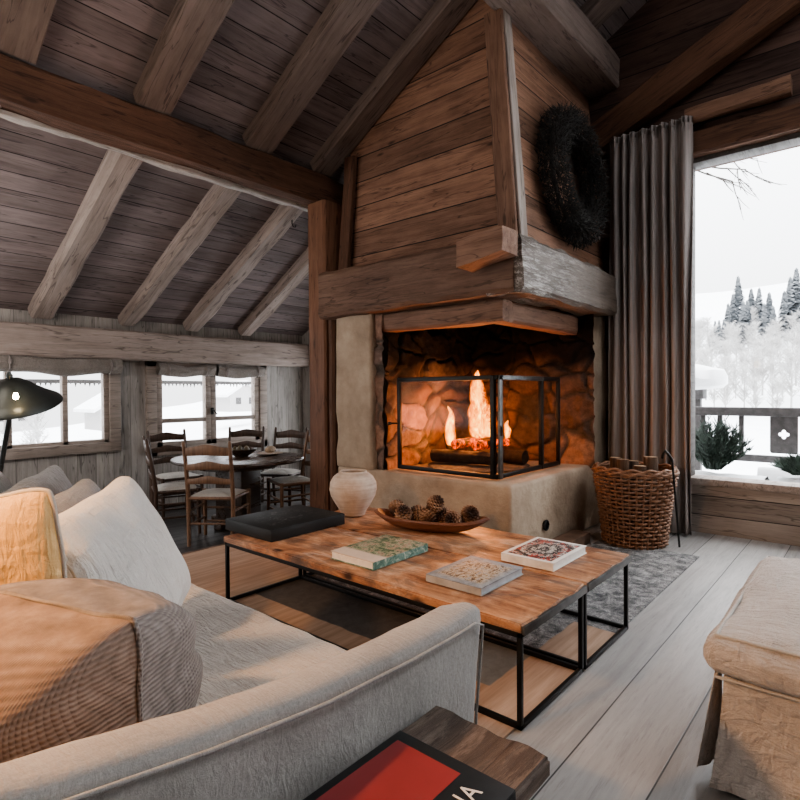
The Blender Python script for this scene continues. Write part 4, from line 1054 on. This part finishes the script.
def make_chair(mat, name='dining_chair'):
    t = thing(name, '', 'chair')
    hw, hd, sh, H = .205, .19, .44, .95
    for s_ in (-1, 1):
        build('rear_post', MB().tube([(s_ * (hw - .01), -hd - .02, 0), (s_ * hw, -hd, .25), (s_ * hw, -hd, .46), (s_ * (hw + .002), -hd - .035, .72), (s_ * (hw + .004), -hd - .075, H - .02), (s_ * (hw + .004), -hd - .077, H)], [.016, .019, .02, .018, .016, .009], 10), mat, t)
        build('front_leg', MB().tube([(s_ * (hw + .012), hd + .01, 0), (s_ * (hw + .012), hd, .22), (s_ * (hw + .012), hd, sh + .01)], [.015, .019, .02], 10), mat, t)
    for z, hh in ((.585, .05), (.715, .055), (.855, .075)):
        yb_ = -hd - .012 - .07 * max(0, (z - .46)) / .49
        m = MB(); sec = [(-hw + .008 + (2 * hw - .016) * i / 16) for i in range(17)]
        def fn(a_, b_, z=z, hh=hh, yb_=yb_):
            x = -hw + .008 + (2 * hw - .016) * a_; cup = .018 * cos(x / hw * pi / 2)
            arch = .028 * max(0, cos(x / hw * pi / 2)) ** 2 - .010 * (1 - abs(x / hw)) * abs(x / hw) * 2
            return V((x, yb_ - cup - .006 * sin(2 * pi * b_), z - hh / 2 * cos(2 * pi * b_) + (arch if .25 < b_ < .75 else arch * .25)))
        rings_ = [[m.bm.verts.new(fn(i / 16, q)) for q in (0., .08, .42, .5, .58, .92)] for i in range(17)]
        for A_, B_ in zip(rings_, rings_[1:]):
            for k in range(6): m.bm.faces.new((A_[k], A_[(k + 1) % 6], B_[(k + 1) % 6], B_[k]))
        m.bm.faces.new(rings_[0]); m.bm.faces.new(rings_[-1][::-1])
        build('back_slat', m, mat, t, sharp=50)
    m = MB()
    for z in (.14, .27):
        m.tube([(-hw - .01, hd, z), (hw + .01, hd, z)], .0105, 8)
        for s_ in (-1, 1): m.tube([(s_ * hw, -hd, z + .04), (s_ * (hw + .012), hd, z + .04)], .0105, 8)
    m.tube([(-hw, -hd, .20), (hw, -hd, .20)], .0105, 8)
    build('rung', m, mat, t)
    m = MB()
    for a_, c_ in (((-hw - .012, hd), (hw + .012, hd)), ((-hw, -hd), (hw, -hd)), ((-hw, -hd), (-hw - .012, hd)), ((hw, -hd), (hw + .012, hd))):
        m.tube([(a_[0], a_[1], sh - .012), (c_[0], c_[1], sh - .012)], .016, 8)
    build('seat_frame', m, mat, t)
    m = MB()
    def sf_(a_, b_):
        u_, v_ = a_ * 2 - 1, b_ * 2 - 1; w2 = hw + .008 + .012 * (v_ + 1) / 2
        return V((u_ * w2, v_ * (hd + .012), sh - .004 + .036 * (1 - u_ ** 4) * (1 - v_ ** 4) * (1 - .35 * max(0, 1 - abs(abs(u_) - abs(v_)) * 9))))
    m.grid(sf_, 24, 24); m.grid(lambda a_, b_: V(((a_ * 2 - 1) * hw, (b_ * 2 - 1) * (hd + .01), sh - .02)), 1, 1, True)
    build('rush_seat', m, M['seat'], t, sharp=50)
    return t
c1 = make_chair(M['chairlight']); c2 = make_chair(M['chair'])
def place(o, bx, by, fx, fy, label):    # back centre, facing direction
    a_ = math.atan2(fy, fx) - pi / 2; o.rotation_euler = (0, 0, a_); d = V((fx, fy)).normalized() * .25
    o.location = (bx + d.x, by + d.y, DZ); o['label'] = label; o['group'] = 'ladder-back chairs around the dining table'; return o
place(c1, 2.60, 4.50, .80, .60, 'brown ladder-back chair seen from behind, nearest the coffee table')
place(c2, 2.48, 5.40, .92, -.36, 'dark ladder-back chair at the left end of the dining table, seen side-on')
place(dup(c2), 3.12, 6.28, -.10, -1., 'dark ladder-back chair beyond the table under the left casement')
place(dup(c2), 4.02, 6.02, -.72, -.70, 'dark ladder-back chair beyond the table under the right casement')
place(dup(c2), 4.24, 5.42, -.95, -.42, 'dark ladder-back chair at the far right beside the grey wall')
place(dup(c1), 3.96, 4.66, -.90, .30, 'brown ladder-back chair beside the timber post, side-on')
# bowl, plate, bread, cloth
DT = DZ + .70
bw = thing('fruit_bowl', 'dark shallow bowl on the dining table', 'bowl', (3.36, 5.13, DT + .002))
build('bowl_body', MB().lathe([(.07, 0), (.075, .006), (.13, .035), (.165, .075), (.16, .078), (.12, .042), (.06, .014), (.01, .012)], 32), M['dtable'], bw)
m = MB()
for k in range(5):
    a_ = k * 1.26; m.lathe([(.005, -.035), (.03, -.02), (.036, 0), (.028, .02), (.005, .03)], 12, (.06 * cos(a_), .06 * sin(a_), .062))
for k in range(5):
    a_ = k * 1.26; o = build('pear', MB().lathe([(.004, -.035), (.026, -.028), (.035, -.008), (.03, .014), (.016, .034), (.003, .044)], 14), plain('pear_skin', (.12, .10, .06), .5) if k == 0 else bpy.data.materials['pear_skin'], loc=(3.36 + .065 * cos(a_), 5.13 + .065 * sin(a_), DT + .066))
    tag(o, 'dark round fruit lying in the bowl', 'fruit', 'fruit in the dark bowl')
m.bm.free()
pt = build('plate', MB().lathe([(.07, 0), (.08, .004), (.135, .02), (.138, .025), (.08, .012), (.01, .01)], 32), M['clay'], loc=(3.62, 4.98, DT - .001)); tag(pt, 'pale plate with bread on the dining table', 'plate')
b = MB(); b.lathe([(.004, -.11), (.035, -.095), (.05, -.04), (.053, .02), (.042, .08), (.004, .105)], 14); 
for v in b.bm.verts: v.co = V((v.co.z, v.co.y, v.co.x * .7))
o = build('bread_loaf', b, plain('bread_crust', (.42, .30, .20), .8, var=.3, scale=20), loc=(3.62, 4.98, DT + .060)); tag(o, 'small pale loaf lying on the plate', 'bread'); o.rotation_euler = (0, 0, .7)

# ------------------------------------------------------------------ outdoors
# balcony and railing
struct('balcony_floor', MB().b2((XW + .2, -4.5, -.06), (8.0, 3.5, .06)), M['snow'])
rl = thing('balcony_railing', 'dark wooden balcony railing outside the picture window', 'railing', (7.5, -.3, .06))
PR = Matrix.Translation((-7.5, .3, -.06))
def rb(name, mb, mat):
    o = build(name, mb, mat, rl); o.matrix_parent_inverse = PR; return o
rb('top_rail', MB().b2((7.44, -4.4, .945), (7.56, 3.4, 1.045), .01), M['railwood'])
rb('bottom_rail', MB().b2((7.46, -4.4, .42), (7.54, 3.4, .50), .01), M['railwood'])
for y in (1.86, 1.62, 1.44, 1.22, .30, .08, -.14):
    rb('baluster', MB().b2((7.475, y - .025, .5), (7.525, y + .025, .95), .006), M['railwood'])
for y in (3.2, -.9, -4.2): rb('post', MB().b2((7.45, y - .06, .06), (7.55, y + .06, 1.0), .008), M['railwood'])
# board with quatrefoil opening: ring of faces
bm = bmesh.new(); yc, zc, hw, hh = .81, .745, .13, .215
oc = []; ic = []; Nn = 64
for k in range(Nn):
    a_ = 2 * pi * k / Nn; dx, dz = cos(a_), sin(a_)
    s_ = min(hw / abs(dx) if abs(dx) > 1e-6 else 9, hh / abs(dz) if abs(dz) > 1e-6 else 9)
    rr = .030 + .022 * abs(cos(2 * a_))
    oc.append((yc + dx * s_, zc + dz * s_)); ic.append((yc + dx * rr, zc + dz * rr))
lay = {}
for x in (7.485, 7.515):
    lay[x] = ([bm.verts.new((x, *p)) for p in oc], [bm.verts.new((x, *p)) for p in ic])
for x in lay:
    o_, i_ = lay[x]
    for k in range(Nn): bm.faces.new((o_[k], o_[(k + 1) % Nn], i_[(k + 1) % Nn], i_[k]))
for w_ in (0, 1):
    a_, c_ = lay[7.485][w_], lay[7.515][w_]
    for k in range(Nn): bm.faces.new((a_[k], a_[(k + 1) % Nn], c_[(k + 1) % Nn], c_[k]))
rb('cutout_board', bm, M['railwood'])
# planters and evergreens
def shrub(name, label, x, y, z, rad, h_, n_, seed, cat='shrub', lean=.4):
    r_ = random.Random(seed); t = thing(name, label, cat, (x, y, z)); mb = MB()
    for i in range(n_):
        a_ = r_.uniform(0, 2 * pi); q = r_.uniform(.15, 1); top = V((rad * q * cos(a_), rad * q * sin(a_), h_ * (1.05 - .55 * q) * r_.uniform(.75, 1.1)))
        base = V((top.x * .2, top.y * .2, 0)); mb.tube([base, base.lerp(top, .5) + V((0, 0, .02)), top], [.006, .004, .002], 4)
        for k in range(26):
            p = base.lerp(top, r_.uniform(.25, 1)); d = (V((r_.uniform(-1, 1), r_.uniform(-1, 1), r_.uniform(-.05, 1))) + (top - base).normalized() * .7).normalized()
            s_ = d.orthogonal().normalized() * .008; L_ = r_.uniform(.05, .11)
            mb.bm.faces.new([mb.bm.verts.new(p + s_), mb.bm.verts.new(p - s_), mb.bm.verts.new(p + d * L_)])
    build('foliage', mb, M['needle'], t, sharp=180); return t
for (x, y, ln, lab) in ((6.45, 1.22, .8, 'wooden trough holding the tall evergreen on the balcony'), (6.5, .35, .84, 'snowy wooden trough with low dark plants on the balcony')):
    t = thing('planter', lab, 'planter', (x, y, .06)); hl = ln / 2 - .01
    build('trough', MB().b2((-.16, -hl, 0), (.16, hl, .30), .01), M['railwood'], t)
    mb = MB(); mb.grid(lambda a_, b_: V((-.15 + .3 * a_, -hl + .01 + (2 * hl - .02) * b_, .30 + .035 * sin(pi * a_) * (1 + .5 * noise.noise(V((a_ * 3, b_ * 6, x)))))), 10, 24); build('snow_top', mb, M['snow'], t)
shrub('evergreen_shrub', 'tall spiky evergreen in the trough next to the curtain', 6.45, 1.30, .43, .33, .56, 120, 4)
shrub('evergreen_shrub', 'low dark plant in the snowy trough', 6.5, .60, .43, .18, .16, 60, 6)
shrub('evergreen_shrub', 'low plant at the right edge of the photo', 6.5, .10, .43, .17, .28, 44, 8)
mb = MB(); mb.grid(lambda a_, b_: V((7.0 + .26 * a_, -1.2 + 2.2 * b_, .06 + .34 * sin(pi * a_) ** .5 * (1 + .2 * noise.noise(V((a_ * 2, b_ * 5, 4)))))), 12, 40)
tag(build('snow_drift', mb, M['snow']), 'bank of snow lying along the balcony railing', 'snow', kind='stuff')
# bird table
t = thing('bird_table', 'snow-capped bird house on a post beyond the railing', 'bird house', (9.0, 2.02, -3.0))
build('post', MB().b2((-.05, -.05, 0), (.05, .05, 4.12)), M['railwood'], t)
build('house', MB().b2((-.12, -.10, 4.12), (.12, .10, 4.30), .01), M['railwood'], t)
mb = MB(); mb.lathe([(.34, 4.28), (.40, 4.33), (.40, 4.43), (.33, 4.53), (.17, 4.60), (.01, 4.62)], 28); lump(mb, .05, 4); build('snow_cap', mb, M['snow'], t)
# terrain
def terr(xa, xb, ya, yb, zf, nx, ny):
    mb = MB(); mb.grid(lambda a_, b_: V((xa + (xb - xa) * a_, ya + (yb - ya) * b_, zf(xa + (xb - xa) * a_, ya + (yb - ya) * b_))), nx, ny); return mb
def zr(x, y):
    base = -3.2 + max(0, x - 14) ** 1.15 * .085 - .00 * y
    return base + max(0, x - 40) * .05 + max(0, 16 - y) * .05 * min(1, max(0, (x - 25) / 25)) + .35 * noise.noise(V((x * .12, y * .12, 1)))
struct('terrain', terr(8.1, 130, -60, 70, zr, 60, 60), M['snow'])
def zl(x, y): return -2.0 + max(0, y - 16) * .075 + max(0, y - 45) * .12 + .6 * noise.noise(V((x * .1, y * .1, 3)))
struct('terrain', terr(-40, 8.0, 7.2, 120, zl, 40, 60), M['snow'])
def tree_mat(name, a, b, snow):  # pale tree tones put distance haze into the colour, along with snow
    t = NT(name); co = t.coord(); n = t.noise(co, 3.5, 5, .7)
    return t.fin(t.ramp(n, [(.38, a), (.56, b), (.7, snow)]), .9, spec=.05)
M['fir'] = tree_mat('hazy_snowy_fir', (.13, .14, .15), (.24, .25, .26), (.62, .63, .64))
M['baretree'] = tree_mat('hazy_frosted_twigs', (.42, .40, .385), (.58, .565, .55), (.74, .73, .73))
def conifer(seed):
    r_ = random.Random(seed); mb = MB(); H_ = 1.
    mb.tube([(0, 0, 0), (0, 0, .97)], [.022, .004], 5)
    for i in range(300):
        f_ = r_.random() ** .8; z = .08 + .9 * f_; rr = .20 * (1 - f_) ** .8 + .01; a_ = r_.uniform(0, 2 * pi)
        d = V((cos(a_), sin(a_), -.35)); s_ = V((-sin(a_), cos(a_), 0)) * (.028 + .03 * (1 - f_)); b0 = V((0, 0, z + .04)); tip = V((cos(a_) * rr * r_.uniform(.7, 1.15), sin(a_) * rr * r_.uniform(.7, 1.15), z - .03))
        md_ = b0.lerp(tip, .6)
        mb.bm.faces.new([mb.bm.verts.new(b0), mb.bm.verts.new(md_ + s_), mb.bm.verts.new(tip), mb.bm.verts.new(md_ - s_)])
    return build('fir_tree', mb, M['fir'], sharp=180)
def bare(seed):
    r_ = random.Random(seed); mb = MB(); mb.tube([(0, 0, 0), (.01, 0, .5), (0, .01, .95)], [.014, .010, .003], 5)
    for i in range(70):
        z = r_.uniform(.2, .85); a_ = r_.uniform(0, 2 * pi); L_ = r_.uniform(.12, .3) * (1.1 - z * .5)
        p = V((0, 0, z)); tip = p + V((cos(a_) * .7, sin(a_) * .7, .9)) * L_; mb.tube([p, tip], [.006, .002], 3, cap=False)
        for k in range(6):
            q = p.lerp(tip, r_.uniform(.4, 1)); d = V((r_.uniform(-1, 1), r_.uniform(-1, 1), r_.uniform(0, 1))) * .075; mb.tube([q, q + d], [.003, .0015], 3, cap=False)
    return build('bare_tree', mb, M['baretree'], sharp=180)
protos = [conifer(1), conifer(2), conifer(3)]; bprotos = [bare(4), bare(5)]
used = set()
def plant(pr_, x, y, h_, label, group, cat='tree', s_=1.):
    o = pr_ if pr_.name not in used else pr_.copy()
    if pr_.name in used: C.objects.link(o)
    else: used.add(pr_.name)
    o.location = (x, y, zr(x, y) - .2 if x > 8 else zl(x, y) - .2); o.rotation_euler = (0, 0, rng.uniform(0, 6)); o.scale = (h_ * s_, h_ * s_, h_); tag(o, label, cat, group); return o
# forest: dark firs in a clump on the slope, pale bare trees around them
tr_ = random.Random(12)
def ypx(x, px):      # world Y seen at image column px for a given world X
    k = (px - 400) / F; c, s = cos(A), sin(A)
    return x * (s - k * c) / (c + k * s)
trees_at = []
def clear(x, y, rad):
    if any((x - a) ** 2 + (y - b) ** 2 < (rad + c) ** 2 for a, b, c in trees_at): return False
    trees_at.append((x, y, rad)); return True
for px, h_ in ((711, 2.4), (715, 2.8), (719, 3.1), (724, 3.6), (728, 3.9), (733, 4.4), (738, 4.8), (743, 4.9), (747, 4.4), (751, 4.2), (759, 4.4), (764, 4.7), (769, 4.5), (773, 4.), (784, 4.8), (790, 5.2), (796, 5.4), (803, 5.2)):
    for k in range(40):
        x = 58 + tr_.uniform(0, 3 + k * .6); q = h_ * x / 63
        if clear(x, ypx(x, px), q * .27):
            plant(tr_.choice(protos), x, ypx(x, px), q, 'dark fir tree in the clump on the snowy hillside', 'fir trees on the hillside', s_=1.1); break
n_ = 0
for i in range(4200):
    px = tr_.uniform(694, 880); x = tr_.uniform(34, 70); h_ = tr_.uniform(2.2, 4.0)
    if n_ < 150 and clear(x, ypx(x, px), h_ * .23):
        plant(tr_.choice(bprotos), x, ypx(x, px), h_, 'pale frosted bare tree on the snowy hillside', 'frosted trees on the hillside', s_=1.1); n_ += 1
# bare branch hanging into the top of the window view
mb = MB(); r_ = random.Random(5)
def twig(p, d, L_, ra, dep):
    q = p + d * L_; mb.tube([p, p.lerp(q, .5) + V((0, .02, -.02)) * L_, q], [ra, ra * .8, ra * .5], 4)
    if dep:
        for k in range(3): twig(p.lerp(q, r_.uniform(.4, 1)), (d + V((r_.uniform(-.7, .7), r_.uniform(-.7, .7), r_.uniform(-1., .3)))).normalized(), L_ * .62, ra * .6, dep - 1)
twig(V((9., 2.95, 4.62)), V((0, -.95, -.10)).normalized(), 1.05, .024, 3)
mb.tube([(9., 2.95, 4.62), (9.1, 3.5, 3.), (9.1, 3.8, -3.2)], [.02, .09, .14], 8)
tag(build('branch_tree', mb, M['bark'], sharp=180), 'bare branch reaching in at the top of the picture window', 'tree')
# outside the dining windows: eave with icicles, rafter tails, chalets, snowy bushes
mb = MB(); mb.b2((-3, 8.3, 1.40), (7, 8.36, 1.45))
for k in range(150):
    x = -2 + .06 * k; mb.tube([(x, 8.33, 1.41), (x, 8.33, 1.41 - rng.uniform(.02, .07))], [.018, .003], 5)
tag(build('roof_eave', mb, M['railwood']), 'dark eave edge with a fringe of icicles outside the dining windows', 'eave')
tag(timber_obj('log_bracket', (2.5, 8.3, 1.95), (2.98, 7.1, 1.62), .16, .14, M['frame'], seed=91), 'pale log rafter end outside the wide dining window', 'log')
def chalet(x, y, s_, label):
    z = zl(x, y) - .3; t = thing('chalet', label, 'house', (x, y, z)); t.scale = (s_,) * 3
    build('walls', MB().b2((-2, -2, 0), (2, 2, 2.2)).prism([(-2, 2.2), (2, 2.2), (0, 3.4)], -2, 2, lambda p: V((p.x, p.z, p.y))), plain('chalet_wall', (.45, .43, .42), .8) if 'chalet_wall' not in bpy.data.materials else bpy.data.materials['chalet_wall'], t)
    mb = MB()
    for k in (-1, 1): mb.prism([(0, 3.75), (k * 2.8, 2.05), (k * 2.8, 1.75), (0, 3.42)], -2.6, 2.6, lambda p: V((p.x, p.z, p.y)))
    build('snowy_roof', mb, M['snow'], t)
    for xx in (-.9, .9): build('window', MB().b2((xx - .35, -2.03, .9), (xx + .35, -1.98, 1.7)), M['railwood'], t)
chalet(14.5, 36, .62, 'pale snow-roofed chalet seen through the left casement')
chalet(9.3, 38, .62, 'snow-roofed chalet seen through the wide dining window')
chalet(27, 42, .7, 'snow-roofed chalet seen through the right casement')
for i, (x, y, rad) in enumerate(((4.1, 12.3, .5), (3.2, 13.5, .6), (5.8, 13, .5), (9.3, 19, .6))):
    mb = MB(); mb.lathe([(rad, 0), (rad * 1.1, rad * .4), (rad * .9, rad * .85), (rad * .4, rad * 1.15), (.01, rad * 1.2)], 20); lump(mb, rad * .3, 1.6 / rad)
    tag(build('snowy_bush', mb, M['snow'] if i % 2 else M['baretree'], loc=(x, y, zl(x, y) - .1 + .6)), 'snow-covered bush outside the dining windows', 'bush', 'snowy bushes outside')

n_ = 0
for i in range(300):
    x, y, h_ = tr_.uniform(1.5, 7.6), tr_.uniform(15, 36), tr_.uniform(1.4, 2.6)
    if n_ < 16 and clear(x, y, h_ * .36):
        plant(tr_.choice(bprotos), x, y, h_, 'pale frosted bare tree beyond the dining windows', 'frosted trees beyond the dining windows', s_=1.1); n_ += 1
# ------------------------------------------------------------------ light
wld = bpy.data.worlds.new('overcast_sky'); bpy.context.scene.world = wld; wld.use_nodes = True
nt = wld.node_tree; nt.nodes.clear(); out = nt.nodes.new('ShaderNodeOutputWorld'); bg = nt.nodes.new('ShaderNodeBackground'); nt.links.new(bg.outputs[0], out.inputs[0])
tc = nt.nodes.new('ShaderNodeTexCoord'); sp = nt.nodes.new('ShaderNodeSeparateXYZ'); nt.links.new(tc.outputs['Generated'], sp.inputs[0])
rp = nt.nodes.new('ShaderNodeValToRGB'); nt.links.new(sp.outputs[2], rp.inputs[0])
rp.color_ramp.elements[0].color = (.36, .365, .372, 1); rp.color_ramp.elements[1].color = (1.25, 1.30, 1.36, 1); nt.links.new(rp.outputs[0], bg.inputs[0])
bg.inputs[1].default_value = 3.6
def light(name, kind, loc, energy, col, **k):
    l = bpy.data.lights.new(name, kind); l.energy = energy; l.color = col
    for a_, v in k.items(): setattr(l, a_, v)
    o = bpy.data.objects.new(name, l); C.objects.link(o); o.location = loc; return o
light('fire_light', 'POINT', (4.22, 2.72, .98), 30, (1., .36, .12), shadow_soft_size=.16)
light('fire_light', 'POINT', (4.15, 3.0, .90), 8, (1., .42, .14), shadow_soft_size=.1)
light('fill_light', 'POINT', (.2, 5.3, 1.75), 36, (1., .95, .90), shadow_soft_size=.35)  # unseen light without a fixture, added to brighten the dining nook
light('fill_light', 'POINT', (-.6, 2.9, 2.5), 52, (1., .86, .74), shadow_soft_size=.5)  # unseen fill added to lift the ceiling and hood
sp_ = light('lamp_light', 'SPOT', (-.42, 1.62, 1.68), 78, (1., .52, .22), shadow_soft_size=.05, spot_size=radians(105), spot_blend=.5)
sp_.rotation_euler = (V((.9, 1.1, .4)) - sp_.location).to_track_quat('-Z', 'Y').to_euler()
sc = bpy.context.scene
sc.view_settings.view_transform = 'AgX'; sc.view_settings.look = 'AgX - Medium High Contrast'; sc.view_settings.exposure = .95
bpy.context.view_layer.update()
# ------------------------------------------------------------------ third level: pieces of parts
def base_name(o): return o.name.split('.')[0]
def under(root_kind, child, parent):
    for root in [o for o in C.objects if o.parent is None and base_name(o) == root_kind]:
        ps = [c for c in root.children if base_name(c) == parent]
        for c in [c for c in root.children if base_name(c) == child]:
            if not ps: continue
            cc = sum((c.matrix_world @ V(b) for b in c.bound_box), V()) / 8
            q = min(ps, key=lambda o: (sum((o.matrix_world @ V(b) for b in o.bound_box), V()) / 8 - cc).length)
            w_ = c.matrix_world.copy(); c.parent = q; c.matrix_parent_inverse = q.matrix_world.inverted() @ root.matrix_world @ (root.matrix_world.inverted() @ w_) @ c.matrix_basis.inverted()
for a_ in (('coffee_table', 'edge_band', 'tabletop'), ('fire_screen', 'handle', 'door_frame'), ('fire_screen', 'latch', 'screen_frame'), ('floor_lamp', 'finial', 'lamp_shade'), ('floor_lamp', 'bulb', 'lamp_shade'), ('sofa', 'piping', 'arm'), ('throw_pillow', 'piping', 'front_cover'), ('throw_pillow', 'piping', 'cushion_cover'), ('ottoman', 'pleat_flap', 'skirt'), ('art_book', 'cover_print', 'front_cover'), ('art_book', 'lettering', 'front_cover'), ('planter', 'snow_top', 'trough'), ('roman_blind', 'tie', 'bunched_cloth'), ('window_2', 'glazing_bar', 'casement_sash'), ('window_2', 'pane', 'casement_sash'), ('chalet', 'window', 'walls'), ('fireplace', 'air_vent', 'hearth'), ('fireplace', 'beam_end', 'mantel_beam'), ('curtain', 'pleat_heading', 'drape'), ('bird_table', 'snow_cap', 'house'), ('dining_table', 'foot', 'pedestal')):
    under(*a_)
bpy.context.view_layer.update()
for o in C.objects:
    n_ = base_name(o)
    if o.parent is not None:
        if n_ == 'rush_seat': o['label'] = 'pale woven rush seat'
        elif n_ == 'pages': o['label'] = 'cream page edges'
        elif n_ == 'edge_band': o['label'] = 'dark steel edge strip'
        elif n_ == 'hearth': o['label'] = 'raised plaster hearth'
        elif n_ == 'cover_print': o['label'] = 'plain red square on the cover'
